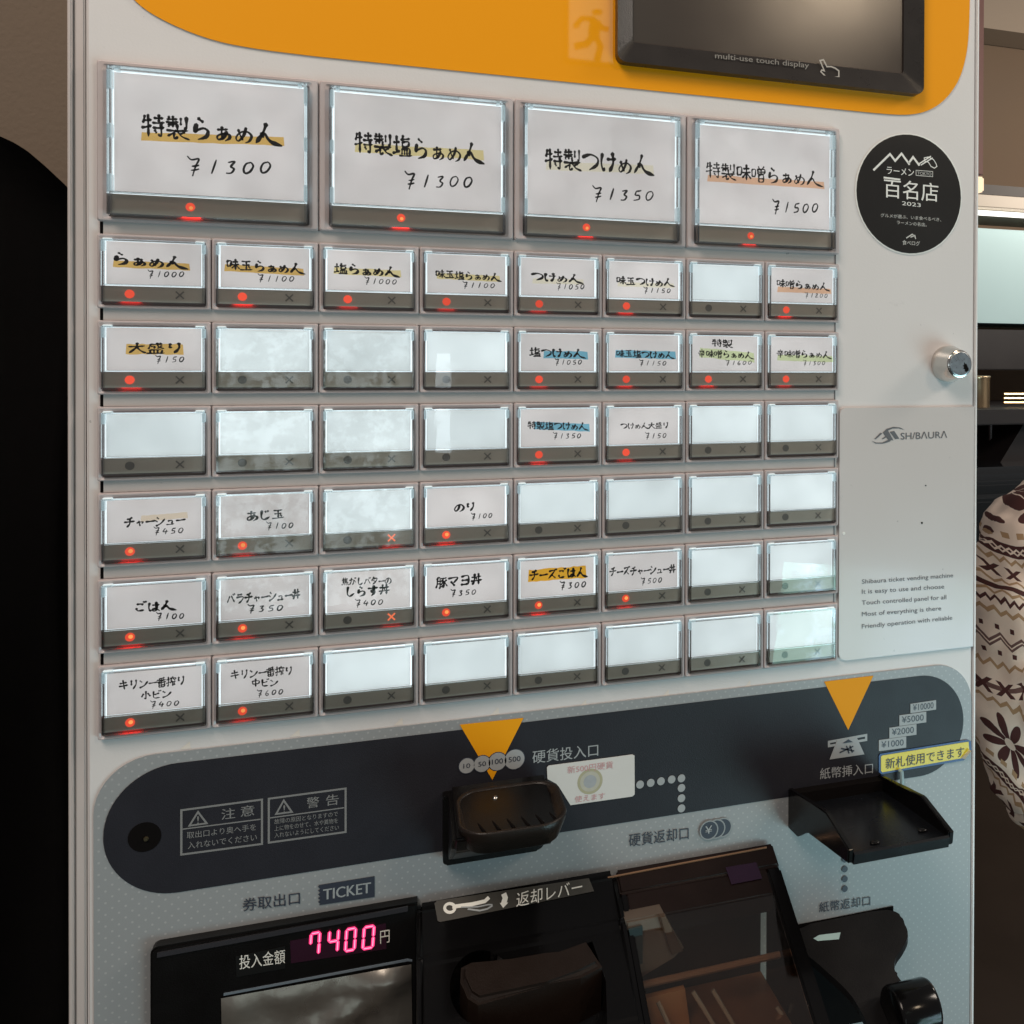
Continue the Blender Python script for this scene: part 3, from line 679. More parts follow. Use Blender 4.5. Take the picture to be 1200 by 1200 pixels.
# orange header: rounded ends, outline traced at the panel
bm = bmesh.new()
hp = [(-.0015, .165), (.001, .140), (.006, .118), (.0139, .1045), (.026, .0965), (.044, .0905), (.063, .0882), (.09, .0874)]
hr = [(.384, .0872), (.403, .0880), (.417, .0915), (.4285, .0990), (.4375, .1105), (.4425, .124), (.4448, .140), (.4455, .165)]
hp = [(-.0015, .30)] + smooth_pts(hp, 4) + smooth_pts(hr, 4) + [(.4455, .30)]
prism(bm, hp, .0022, .0035, .0003); part('orange_header', bm, orange)

# touch display
dsp = bmesh.new(); o4 = rrect(.2318, .0988, .4113, .26, .0045, 4)
i4 = rrect(.2405, .1105, .4000, .252, .002, 4)
ring(dsp, o4, i4, -.0035, .0025, .0)
# split inner slope
df = part('touch_display', dsp, mat('display_frame', (.022, .018, .016), .28, var=.15, vs=60, bump=.1, bs=1500))
bm = bmesh.new(); prism(bm, rect4(.2400, .1100, .4005, .2525), .0012, .0024); part('screen', bm, mat('screen_glass', (.045, .034, .028), .20, .0, var=.06, vs=20), df)
ptext('lettering', [('multi-use touch display', 838, 66, 948, 77.5, 8.5, .03)], mat('display_print', (.22, .20, .18), .5), df, -.0020)
def poly_lines(bm, lines, r, Y, fn=None, closed=False):
    """flat stroke lines (ribbons) from pixel polylines"""
    gfn = fn or (lambda x, y: P(x, y, Y))
    for ln in lines:
        pts = [gfn(x, y) for x, y in ln]
        n = len(pts); vs = []
        for i, p in enumerate(pts):
            if ln[0] == ln[-1]: a, b = pts[(i - 1) % (n - 1)], pts[(i + 1) % (n - 1)] if i < n - 1 else pts[1]
            else: a, b = pts[max(0, i - 1)], pts[min(n - 1, i + 1)]
            d1 = (p - a); d2 = (b - p)
            d = ((d1.normalized() if d1.length > 0 else Vector()) + (d2.normalized() if d2.length > 0 else Vector())).normalized()
            nn = Vector((d.z, 0, -d.x)).normalized()
            k = 1.0
            if d1.length > 0 and d2.length > 0:
                c = d1.normalized().dot(d); k = 1 / max(.5, c)
            vs.append((bm.verts.new(p + nn * r * k), bm.verts.new(p - nn * r * k)))
        for a, b in zip(vs, vs[1:]): bm.faces.new([a[0], a[1], b[1], b[0]])
def flat(name, bm, m, parent=MC, label=None):
    me = bpy.data.meshes.new(name); bm.to_mesh(me); bm.free(); o = meshobj(name, me, m, parent)
    if label: o['label'] = label
    return o
bm = bmesh.new(); poly_lines(bm, [[(961, 71), (965, 70), (969, 78), (974, 78), (979, 80), (983, 83), (983, 90), (975, 91), (968, 90), (962, 84), (963, 82), (966, 83), (961, 71)]], .0004, -.0020)
flat('hand_icon', bm, mat('icon_print', (.42, .38, .34), .5), df)

# ---- button rows
RP = .0380324; CW = .045; FH = .0330689
for k in range(6):
    ztop = -k * RP - FH + .0004; zt2 = -(k + 1) * RP - .0004
    bm = bmesh.new(); box(bm, .0022, .3578, .0016, .0032, -(k) * RP - FH - (.005 if k < 5 else .0), -k * RP - FH + .0008) if k < 5 else box(bm, .002, .358, .0026, .0032, -k*RP-FH-.0008, -k*RP-FH+.001)
    part('row_divider', bm, gapm)
    bm = bmesh.new(); box(bm, .0009, .0019, .0018, .0031, -(k - 1) * RP - FH - .0052 + .0002, -(k - 1) * RP - FH + .0002); part('notch', bm, blackm)
    bm = bmesh.new(); box(bm, .3578, .3584, .0014, .0031, -(k - 1) * RP - FH - .0052 + .0002, -(k - 1) * RP - FH + .0002); part('notch', bm, printlogo)
bm = bmesh.new(); box(bm, .0022, .3578, .0017, .0032, -.0008, .0055); part('row_divider', bm, gapm)

def small_meshes():
    M = {}
    bm = bmesh.new(); e = .00022
    o = rrect(e, -FH + e, CW - e, -e, .0007, 2)
    mid = rrect(.0010, -FH + .0009, CW - .0012, -.0011, .0009, 2); inn = rrect(.0018, -FH + .0016, CW - .0021, -.0021, .0009, 2)
    # front lip: rounded face then inner walls
    n = len(o); r0 = [bm.verts.new((x, .0032, z)) for x, z in o]; r1 = [bm.verts.new((x, .0003, z)) for x, z in o]
    r2 = [bm.verts.new((x, -.0004, z)) for x, z in rrect(.0006, -FH + .0006, CW - .0006, -.0006, .0008, 2)]
    r3 = [bm.verts.new((x, -.0004, z)) for x, z in mid]; r4 = [bm.verts.new((x, .0001, z)) for x, z in inn]; r5 = [bm.verts.new((x, .0031, z)) for x, z in inn]
    for a, b in ((r0, r1), (r1, r2), (r2, r3), (r3, r4), (r4, r5)):
        for i in range(n): bm.faces.new([a[i], a[(i + 1) % n], b[(i + 1) % n], b[i]])
    bm.faces.new(r0[::-1]); M['bezel'] = bm_mesh('bezel', bm, bezelm)
    bm = bmesh.new(); box(bm, .0029, .0418, .0014, .0022, -.0228, -.0029); M['back'] = bm_mesh('backlight', bm, backlit)
    bm = bmesh.new(); box(bm, .0037, .0409, .0004, .0006, -.0223, -.0034); M['card'] = bm_mesh('price_card', bm, cardm)
    bm = bmesh.new(); box(bm, .0036, .0410, .0004, .0006, -.0223, -.0034); M['blank'] = bm_mesh('diffuser', bm, blankm)
    bm = bmesh.new(); box(bm, .0024, .0425, .0001, .0016, -.0298, -.0231, .0002); M['strip'] = bm_mesh('status_strip', bm, stript)
    bm = bmesh.new(); box(bm, .0019, .0428, .0024, .0031, -.0314, -.0022); M['floor'] = bm_mesh('housing_back', bm, mat('housing_dark', (.22, .16, .15), .35))
    # clear cap: thin front sheet and four rails
    bm = bmesh.new(); box(bm, .0022, .0426, -.0021, -.0017, -.0303, -.0026); M['cap'] = bm_mesh('clear_cap', bm, capm)
    bm = bmesh.new()
    box(bm, .0022, .0031, -.0017, .0012, -.0303, -.0026, .0002); box(bm, .0417, .0426, -.0017, .0012, -.0303, -.0026, .0002)
    box(bm, .0032, .0416, -.0017, -.0004, -.0034, -.0026, .0002); box(bm, .0032, .0416, -.0017, -.0004, -.0228, -.0222, .0001)
    M['rail'] = bm_mesh('cap_rail', bm, railm)
    tabm = mat('glowing_tab', (.72, .80, .82), .3, emit=(.72, .93, 1), es=.32, trans=.0)  # backlight shining through the tab is put in as emission
    bm = bmesh.new()
    for x0, x1 in ((.0024, .0062), (.0386, .0424)): box(bm, x0, x1, -.0012, .0012, -.0031, -.0021, .0003)
    for x0, x1 in ((.0022, .0034), (.0414, .0426)): box(bm, x0, x1, -.0014, .0012, -.0078, -.0032, .0003)
    M['tab'] = bm_mesh('cap_tab', bm, tabm)
    def disc(cx, cz, r, Y, m, name, n=20):
        bm = bmesh.new(); prism(bm, [(cx + r * math.cos(2 * math.pi * i / n), cz + r * math.sin(2 * math.pi * i / n)) for i in range(n)][::-1], Y, Y + .0004); return bm_mesh(name, bm, m)
    M['lamp'] = disc(.0127, -.0264, .0019, -.0001, ledred, 'indicator_lamp'); M['core'] = disc(.0130, -.0262, .0009, -.00018, ledcore, 'lamp_core')
    M['lampoff'] = disc(.0127, -.0264, .0019, -.00003, unlit, 'indicator_lamp')
    def cross(m, name, Y):
        bm = bmesh.new()
        for s in (-1, 1):
            c, d, w = .0324, .0016, .00032
            a = Vector((c - d, Y - .00003 * (s + 1), -.0264 - s * d)); b = Vector((c + d, Y - .00003 * (s + 1), -.0264 + s * d)); nn = Vector((-(b - a).z, 0, (b - a).x)).normalized() * w
            bm.faces.new([bm.verts.new(q) for q in (a + nn, b + nn, b - nn, a - nn)])
        return bm_mesh(name, bm, m)
    M['cross'] = cross(unlit, 'cross_mark', -.0001); M['crosson'] = cross(emis('red_cross', (1.0, .22, .10), 1.0), 'cross_mark', -.0001)
    bm = bmesh.new(); box(bm, .0090, .0165, .0018, .0023, -.0297, -.0292); M['spill'] = bm_mesh('lamp_glow', bm, ledspill)
    bm = bmesh.new(); box(bm, .0287, .0362, .0018, .0023, -.0297, -.0292); M['spillx'] = bm_mesh('lamp_glow', bm, ledspill)
    return M
SM = small_meshes()
bigparts = {}
def big_meshes():
    M = {}; Wd, Hd = .090, .07081
    bm = bmesh.new(); e = .00025
    o = rrect(e, -Hd + e, Wd - e, -e, .0008, 2); n = len(o)
    rs = [(o, .0032), (o, .0003), (rrect(.0008, -Hd + .0008, Wd - .0008, -.0008, .001, 2), -.0005), (rrect(.0026, -Hd + .0014, Wd - .0026, -.0018, .001, 2), -.0005),
          (rrect(.0044, -Hd + .0022, Wd - .0040, -.0026, .0012, 2), .0004), (rrect(.0044, -Hd + .0022, Wd - .0040, -.0026, .0012, 2), .0031)]
    rr = [[bm.verts.new((x, y, z)) for x, z in p] for p, y in rs]
    for a, b in zip(rr, rr[1:]):
        for i in range(n): bm.faces.new([a[i], a[(i + 1) % n], b[(i + 1) % n], b[i]])
    bm.faces.new(rr[0][::-1]); M['bezel'] = bm_mesh('bezel', bm, bezelm)
    bm = bmesh.new(); box(bm, .0056, .0848, .0014, .0022, -.0580, -.0036); M['back'] = bm_mesh('backlight', bm, backlit)
    bm = bmesh.new(); box(bm, .0068, .0837, .0004, .0006, -.0573, -.0049); M['card'] = bm_mesh('price_card', bm, cardm)
    bm = bmesh.new(); box(bm, .0060, .0846, .0000, .0016, -.0670, -.0583, .0002); M['strip'] = bm_mesh('status_strip', bm, stript)
    bm = bmesh.new(); box(bm, .0046, .0858, .0024, .0031, -.0685, -.0028); M['floor'] = bm_mesh('housing_back', bm, mat('pale_gap', (.30, .26, .25), .4))
    bm = bmesh.new(); box(bm, .0050, .0854, -.0042, -.0037, -.0680, -.0032); M['cap'] = bm_mesh('clear_cap', bm, capm)
    bm = bmesh.new()
    box(bm, .0050, .0062, -.0037, .0012, -.0680, -.0032, .0003); box(bm, .0842, .0854, -.0037, .0012, -.0680, -.0032, .0003)
    box(bm, .0063, .0841, -.0037, .0008, -.0044, -.0032, .0003); box(bm, .0063, .0841, -.0037, -.0012, -.0583, -.0577, .0002)
    box(bm, .0063, .0841, -.0037, -.0030, -.0680, -.0672, .0003)
    M['rail'] = bm_mesh('cap_rail', bm, railm)
    bm = bmesh.new()
    for x0, x1 in ((.0052, .0066), (.0838, .0852)):
        for z0, z1 in ((-.0125, -.0045), (-.034, -.028), (-.0575, -.050)): box(bm, x0, x1, -.0030, .0012, z0, z1, .0003)
    box(bm, .0075, .0092, -.0034, .0012, -.0046, -.0036, .0002); box(bm, .0812, .0828, -.0034, .0012, -.0046, -.0036, .0002)
    M['tab'] = bm_mesh('cap_tab', bm, MATS['glowing_tab'])
    n = 20
    def disc(cx, cz, r, Y, m, name):
        bm = bmesh.new(); prism(bm, [(cx + r * math.cos(2 * math.pi * i / n), cz + r * math.sin(2 * math.pi * i / n)) for i in range(n)][::-1], Y, Y + .0004); return bm_mesh(name, bm, m)
    M['lamp'] = disc(.0366, -.0626, .0019, -.0002, ledred, 'indicator_lamp'); M['core'] = disc(.0369, -.0630, .0008, -.00028, ledcore, 'lamp_core')
    bm = bmesh.new(); box(bm, .0328, .0404, .0018, .0023, -.0670, -.0665); M['spill'] = bm_mesh('lamp_glow', bm, ledspill)
    return M
BM = big_meshes()
YC = .00032                       # plane of the writing, just before the card
# written menu: (col,row) -> lines (string, xl,yl,xr,yr,h,weight), price (…), marker (colour, xl,yl,xr,yr,h)
Bg = {
 0: (['特製らぁめん', 165, 146, 331, 158, 27, 10.5], ['¥1300', 219, 195, 318, 196.5, 17, 7], ('ochre', 165.5, 160, 333, 166, 10), '特製らぁめん ¥1300'),
 1: (['特製塩らぁめん', 415, 167, 568, 180, 25, 10.5], ['¥1300', 474, 211, 554, 213.5, 15.5, 7], ('straw', 416, 173, 567, 182, 11), '特製塩らぁめん ¥1300'),
 2: (['特製つけめん', 638, 185, 767, 194, 25, 10.5], ['¥1350', 694, 227, 766, 229.5, 14, 7], ('faint', 640, 194, 766, 199, 10), '特製つけめん ¥1350'),
 3: (['特製味噌らぁめん', 827, 199, 965, 210, 19, 9], ['¥1500', 905, 242.5, 959, 244, 13, 8], ('peach', 829, 208.5, 966, 217.5, 8), '特製味噌らぁめん ¥1500')}
Sm = {
 (0, 0): ([['らぁめん', 133, 303, 221, 309, 15, 12]], ['¥1000', 173, 321, 216, 321.5, 7.5, 8], ('ochre', 132.5, 309, 222.5, 313, 8)),
 (1, 0): ([['味玉らぁめん', 265, 309.5, 358, 315.5, 13, 12]], ['¥1100', 302, 326, 345, 327, 7.5, 8], ('ochre', 263, 313.5, 356, 319, 8)),
 (2, 0): ([['塩らぁめん', 391, 314, 469, 319.5, 12.5, 12]], ['¥1000', 427, 329, 465, 330.5, 7, 8], ('straw', 391, 317, 470, 321, 8)),
 (3, 0): ([['味玉塩らぁめん', 510, 321, 588, 325, 10, 12]], ['¥1100', 542, 334, 580, 335, 6.5, 8], ('straw', 512, 323, 586, 327, 7)),
 (4, 0): ([['つけめん', 622, 323, 684, 327, 11, 13]], ['¥1050', 652, 335.5, 685, 336, 7, 8], ('faint', 624, 329, 684, 330.5, 6)),
 (5, 0): ([['味玉つけめん', 722, 328.5, 791, 331.5, 10, 12]], ['¥1150', 754, 340, 786, 341, 6, 8], ('faint', 724, 333, 790, 335, 5)),
 (7, 0): ([['味噌らぁめん', 910, 332, 973, 336.5, 10, 11]], ['¥1200', 943, 346, 970, 346.5, 5.5, 8, 'f'], ('peach', 911, 339, 974, 341.5, 6)),
 (0, 1): ([['大盛り', 150, 407.5, 212, 408, 13, 12]], ['¥150', 182, 421.5, 216, 421, 7.5, 8], ('ochre', 147.5, 409, 215, 409.5, 12)),
 (4, 1): ([['塩つけめん', 620, 412.5, 687, 415, 11, 12]], ['¥1050', 650, 424.5, 682, 424.5, 6.5, 8], ('blue', 637, 415.5, 689, 416.5, 9)),
 (5, 1): ([['味玉塩つけめん', 722, 414, 791, 416, 9, 12]], ['¥1150', 749, 425.5, 781, 425.5, 6, 8], ('blue', 721, 414.5, 792, 416.5, 9)),
 (6, 1): ([['特製', 834, 402, 859, 402.5, 9.5, 11], ['辛味噌らぁめん', 818, 414, 884, 416.5, 9, 11]], ['¥1600', 850, 425.5, 881, 425, 5.5, 8, 'f'], ('green', 820, 413, 884, 419, 11)),
 (7, 1): ([['辛味噌らぁめん', 910, 414, 975, 416, 9, 11]], ['¥1300', 941, 425.5, 967, 425.5, 5.5, 8, 'f'], ('green', 911, 419, 976, 421, 7)),
 (4, 2): ([['特製塩つけめん', 618, 498, 690, 500, 9.5, 12]], ['¥1350', 648, 511, 681, 510.5, 6.5, 8], ('blue', 626, 498.5, 691, 501.5, 9)),
 (5, 2): ([['つけめん大盛り', 727, 499, 783, 498.5, 7.5, 11]], ['¥150', 756, 511, 781, 510.5, 6.5, 8], None),
 (0, 3): ([['チャーシュー', 145, 612.5, 218, 609, 12, 12]], ['¥450', 180, 622.5, 215, 621.5, 7.5, 9], ('beige', 165, 608, 220, 603.5, 7)),
 (1, 3): ([['あじ玉', 289, 605, 333, 602.5, 12, 12]], ['¥100', 312, 616.5, 344, 615.5, 7.5, 9], None),
 (3, 3): ([['のり', 532, 595.5, 556, 593, 10.5, 13]], ['¥100', 552, 605.5, 577, 604, 6.5, 9], None),
 (0, 4): ([['ごはん', 158, 711.5, 207, 709.5, 12, 13]], ['¥100', 183, 722.5, 216, 721.5, 7.5, 9], None),
 (1, 4): ([['バラチャーシュー丼', 266, 702.5, 352, 696, 12, 13]], ['¥350', 290, 714, 332, 712, 8, 10], None),
 (2, 4): ([['焦がしバターの', 400, 682, 459, 680, 9, 12], ['しらす丼', 406, 694, 457, 690.5, 12, 13]], ['¥400', 416, 707, 449, 705.5, 7.5, 9], None),
 (3, 4): ([['豚マヨ丼', 510, 683.5, 565, 678, 13, 13]], ['¥350', 528, 695.5, 558, 693.5, 7, 9], None),
 (4, 4): ([['チーズごはん', 620, 674.5, 689, 670, 12, 13]], ['¥300', 656, 686.5, 687, 684.5, 8, 9], ('amber', 619, 675, 687, 670, 14)),
 (5, 4): ([['チーズチャーシュー丼', 714, 670.5, 792, 666, 10.5, 12]], ['¥500', 751, 681.5, 776, 679.5, 7, 9], None),
 (0, 5): ([['キリン一番搾り', 139, 803, 216, 797.5, 11, 12], ['小ビン', 165, 815, 201, 812.5, 9.5, 13]], ['¥400', 176, 826, 210, 823.5, 7, 9], None),
 (1, 5): ([['キリン一番搾り', 270, 791, 342, 785.5, 10.5, 12], ['中ビン', 295, 800.5, 326, 799.5, 9, 13]], ['¥600', 301, 813, 332, 810.5, 7, 9], None),
}
def marker(parent, spec, loc, names='marker_stripe'):
    c, xl, yl, xr, yr, h = spec; Y = YC + .00005
    bm = bmesh.new(); n = 14; top = []; bot = []
    for i in range(n + 1):
        t = i / n; x = xl + (xr - xl) * t; y = yl + (yr - yl) * t
        jt = random.uniform(-.05, .05) * h; jb = random.uniform(-.05, .05) * h
        ex = (.6 if i == 0 else -.6 if i == n else 0)
        top.append(bm.verts.new(P(x + ex, y - h / 2 + jt, Y) - loc)); bot.append(bm.verts.new(P(x + ex * -.5, y + h / 2 + jb, Y) - loc))
    for i in range(n): bm.faces.new([top[i], bot[i], bot[i + 1], top[i + 1]])
    me = bpy.data.meshes.new('marker_stripe'); bm.to_mesh(me); bm.free(); meshobj('marker_stripe', me, hl[c], parent, loc)
def writing(parent, lines, price, mk, loc):
    if mk: marker(parent, mk, loc)
    handwrite('lettering', [l + ['brush'] for l in lines], inkm, parent, YC - .00004, loc)
    f = len(price) > 7
    handwrite('price', [price[:7] + ['thin']], inkfade if f else inkthin, parent, YC - .00004, loc)
for i in range(4):
    loc = Vector((.09 * i, 0, .075915)); b = meshobj('menu_button', BM['bezel'], None, MC, loc)
    for k, nm in (('floor', 'housing_back'), ('back', 'backlight'), ('card', 'price_card'), ('strip', 'status_strip'), ('lamp', 'indicator_lamp'), ('core', 'lamp_core'), ('spill', 'lamp_glow'), ('rail', 'cap_rail'), ('tab', 'cap_tab'), ('cap', 'clear_cap')):
        meshobj(nm, BM[k], None, b, loc)
    l, pr, mk, lb = Bg[i]; b['label'] = 'large lit menu button reading ' + lb
    writing(b, [l], pr, mk, loc)
lit_extra = {(2, 3), (2, 4)}
for r in range(6):
    for c in range(8):
        loc = Vector((CW * c, 0, -RP * r)); b = meshobj('menu_button', SM['bezel'], None, MC, loc)
        w = Sm.get((c, r))
        ks = [('floor', 'housing_back'), ('back', 'backlight'), ('card', 'price_card') if w else ('blank', 'diffuser'), ('strip', 'status_strip'), ('rail', 'cap_rail'), ('tab', 'cap_tab'), ('cap', 'clear_cap')]
        if (c, r) in lit_extra: ks += [('lampoff', 'indicator_lamp'), ('crosson', 'cross_mark'), ('spillx', 'lamp_glow')]
        elif w: ks += [('lamp', 'indicator_lamp')] + ([('core', 'lamp_core')] if r > 2 else []) + [('spill', 'lamp_glow'), ('cross', 'cross_mark')]
        else: ks += [('lampoff', 'indicator_lamp'), ('cross', 'cross_mark')]
        for k, nm in ks: meshobj(nm, SM[k], None, b, loc)
        if w:
            b['label'] = 'small lit menu button reading ' + ''.join(x[0] for x in w[0]) + ' ' + w[1][0]
            writing(b, *w, loc)

for o in list(COL.objects):
    if o.name.split('.')[0] in ('cap_tab', 'cap_rail'): o['kind'] = 'stuff'
# ---- round black sticker
SC = P(1065.8, 227.5, .0028); sr = .0351
def discpoly(cx, cz, rx, n=48, rz=None): return [(cx + rx * math.cos(2 * math.pi * i / n), cz + (rz or rx) * math.sin(2 * math.pi * i / n)) for i in range(n)][::-1]
bm = bmesh.new(); prism(bm, discpoly(SC.x, SC.z, sr), .0026, .0031); st = part('round_sticker', bm, printw, label='round black award sticker with white rim')
bm = bmesh.new(); prism(bm, discpoly(SC.x, SC.z, sr - .0008), .00245, .0027); part('sticker_face', bm, stickerb, st)
YS = .00236
bm = bmesh.new(); poly_lines(bm, [[(1023.5, 199.5), (1043, 180.5), (1049, 188.5), (1056.5, 180), (1066, 193)], [(1065, 191), (1070, 184), (1077.5, 194)]], .0006, YS)
poly_lines(bm, [[(1077, 192), (1091, 183)], [(1079, 193.5), (1093, 185)]], .00035, YS - .00003)
poly_lines(bm, [[(1083, 185), (1088, 184), (1094, 187), (1097, 192), (1098, 195), (1095, 197), (1091, 195), (1088, 190), (1084, 189), (1083, 185)]], .00025, YS - .00005)
stp = [[(1035.5, 208), (1055, 210.5)]]
poly_lines(bm, stp, .0005, YS)
flat('mountain_mark', bm, printw, st)
ptext('lettering', [('ラーメン', 1039, 199.5, 1071, 202.5, 8.5, .02), ('百名店', 1036, 220, 1099.5, 226, 22, .015), ('2023', 1057, 238, 1079, 240.5, 4.5, .02)], printw, st, YS - .0001)
ptext('small_lettering', [('グルメが選ぶ、いま食べるべき、', 1032, 252, 1103, 257.5, 4.5, 0), ('ラーメンの名店。', 1051, 260.5, 1086, 263.5, 4.5, 0), ('食べログ', 1057.5, 284, 1078, 285.5, 5.5, .03), ('TOKYO', 1075, 202.8, 1091.5, 204, 3.4, .01)], mat('grey_print_b', (.5, .5, .48), .5), st, YS - .0001)
bm = bmesh.new(); poly_lines(bm, [[(1073.5, 199.5), (1093, 201), (1093, 207), (1073.5, 205.5), (1073.5, 199.5)]], .0002, YS - .00012)
poly_lines(bm, [[(1062, 279), (1069, 274.5), (1071, 276)], [(1067, 278), (1072, 276), (1073, 280)]], .00035, YS - .00013); flat('sticker_icon', bm, MATS['grey_print_b'], st)

# ---- key lock
kl = P(1109.5, 426.5, .003)
def lathe(bm, c, prof, n=40):
    rr = [[bm.verts.new((c.x + r * math.cos(2 * math.pi * k / n), y, c.z + r * math.sin(2 * math.pi * k / n))) for k in range(n)] for r, y in prof]
    for a, b in zip(rr, rr[1:]):
        for k in range(n): bm.faces.new([a[k], a[(k + 1) % n], b[(k + 1) % n], b[k]])
    bm.faces.new(rr[-1])
bm = bmesh.new(); lathe(bm, kl, [(.0107, .003), (.0107, -.0005), (.0104, -.0012), (.0082, -.0098), (.0079, -.0104), (.0073, -.0106)]); kk = part('key_lock', bm, chrome, smooth=False)
for p in kk.data.polygons: p.use_smooth = len(p.vertices) == 4 and abs(p.normal.y) < .5
bm = bmesh.new(); lathe(bm, kl, [(.0073, -.0100), (.0072, -.0112), (.0066, -.0114)]); part('lock_face', bm, chromef, kk)
bm = bmesh.new(); prism(bm, [(kl.x + x * mm, kl.z + z * mm) for x, z in ((2.2, 1.0), (3.2, -.2), (3.6, .2), (4.6, -1.8), (5.2, -2.6), (5.0, -4.0), (3.8, -4.6), (2.6, -4.2), (2.8, -3.2), (1.6, -2.6), (2.3, -1.7), (1.2, -.6), (2.2, -.6))], -.01155, -.0113); part('keyhole', bm, blackm, kk)

# ---- logo plate
bm = bmesh.new(); prism(bm, rrect(.3612, -.2238, .4497, -.0808, [.003, .0, .0, .004]), .0012, .0031, .0004); pl = part('label_plate', bm, plate)
YP = .0010
ptext('lettering', [('SH/BΛURΛ', 1055.5, 511, 1110, 509, 8.2, .022),
    ('Shibaura ticket vending machine', 1010, 682.5, 1117, 674.8, 6.8, .006), ('It is easy to use and choose', 1010, 694.2, 1106.5, 688, 6.8, .006),
    ('Touch controlled panel for all', 1010, 707.2, 1109, 700.5, 6.8, .006), ('Most of everything is there', 1010, 720.6, 1103, 713.5, 6.8, .006),
    ('Friendly operation with reliable', 1010, 735, 1116, 724.5, 6.8, .006)], printlogo, pl, YP)
bm = bmesh.new()
for q in ([(1024.5, 514.5), (1032, 507), (1034, 508), (1026.5, 514.5)], [(1033, 514.3), (1037.5, 511.2), (1038.5, 512.4), (1035.5, 514.4)], [(1034.5, 507), (1040, 503), (1047, 516), (1040.5, 515)],
          [(1042.5, 506), (1048, 505), (1054, 514), (1049, 514.5)],
          [(1021, 516.5), (1027, 518.6), (1034, 518.6), (1040.5, 515.5), (1046.5, 512.8), (1043, 517.3), (1035, 519.8), (1026, 519.6)],
          [(1034, 507.5), (1039, 502.6), (1047, 500.2), (1055, 501), (1060, 503.6), (1053, 501.9), (1046, 502), (1041, 504.4)]):
    bm.faces.new([bm.verts.new(P(x, y, YP - .00005 * i)) for x, y in q]) if (i := random.random()) else None
flat('logo_mark', bm, printlogo, pl)
for (x, y, r) in ((1080.5, 612.8, .0006), (989, 625, .0009), (1085, 569, .0004)):
    bm = bmesh.new(); c = P(x, y, YP); prism(bm, discpoly(c.x, c.z, r, 10), YP, .0013); part('speck', bm, blackm if x > 1000 else printw, pl)

# small pale triangular marks under the buttons
for i, (x, y) in enumerate(((217.5, 875), (346, 860.5), (467, 847), (580, 835), (683, 826), (780, 814), (876, 803))):
    bm = bmesh.new(); k = 1 - i * .06
    q = [(x - 7 * k, y + 3.4), (x - 3 * k, y + .5), (x + 5 * k, y - 6), (x + 6 * k, y + .8), (x + 7 * k, y + 2)]
    bm.faces.new([bm.verts.new(P(a, b, .00288)) for a, b in q]); flat('pale_triangle', bm, mat('pale_mark', (.72, .66, .60), .5))

# ---- lower printed panel
bm = bmesh.new(); prism(bm, rrect(-.0020, -.62, .4492, -.2328, [.024, .024, 0, 0], 10), .0021, .0034, .0003); lp = part('printed_panel', bm, dotted)
bm = bmesh.new(); prism(bm, rrect(.0018, -.2965, .4436, -.2378, [.0293] * 4, 16), .00185, .00225); part('dark_band', bm, band, lp)
YD = .0017
def poly(name, m, parent, Y, pts, thick=.0003, label=None):
    bm = bmesh.new(); prism(bm, [(P(x, y, Y).x, P(x, y, Y).z) for x, y in pts], Y, Y + thick); return part(name, bm, m, parent, label=label)
poly('orange_pointer', orangep, lp, YD, [(539, 849.5), (613.5, 841.5), (577, 914)])
poly('orange_pointer', orangep, lp, YD, [(966, 799), (1023.5, 792), (994, 855.5)])
# arrow of round coin prints
for s, x, y, r in (('10', 547, 897.3, .0037), ('50', 565, 895, .0040), ('100', 583, 892.3, .0044), ('500', 603, 889.7, .0049)):
    c = P(x, y, YD); bm = bmesh.new(); prism(bm, discpoly(c.x, c.z, r, 28), YD - .0002, YD - .0001); part('coin_print', bm, printg, lp)
    bm = bmesh.new(); prism(bm, discpoly(c.x, c.z, r + .0004, 28), YD - .00009, YD); part('coin_rim', bm, printd, lp)
ptext('coin_lettering', [('10', 543, 898, 551, 897, 5.5, .02), ('50', 560.5, 895.8, 569.5, 894.6, 5.5, .02), ('100', 576.5, 893, 589.5, 891.5, 6, .02), ('500', 596, 890.5, 610, 888.7, 6, .02)], printd, lp, YD - .0003)
ptext('lettering', [('硬貨投入口', 624, 887.5, 701, 878.5, 15, .011), ('紙幣挿入口', 961, 907, 1023, 900, 13, .011)], printg, lp, YD)
for x, y in ((750, 919.3), (762.5, 917.3), (774.5, 915.4), (787, 913.3), (798.5, 912), (798.5, 923.3), (798.5, 935.3), (798.5, 947.2)):
    c = P(x, y, YD); bm = bmesh.new(); prism(bm, discpoly(c.x, c.z, .0021, 18), YD - .0002, YD); part('guide_dot', bm, printg, lp)
for y in (1007, 1018.5, 1030, 1041.5):
    c = P(990, y, YD); bm = bmesh.new(); prism(bm, discpoly(c.x, c.z, .0018, 18), YD - .0002, YD); part('guide_dot', bm, printd, lp)
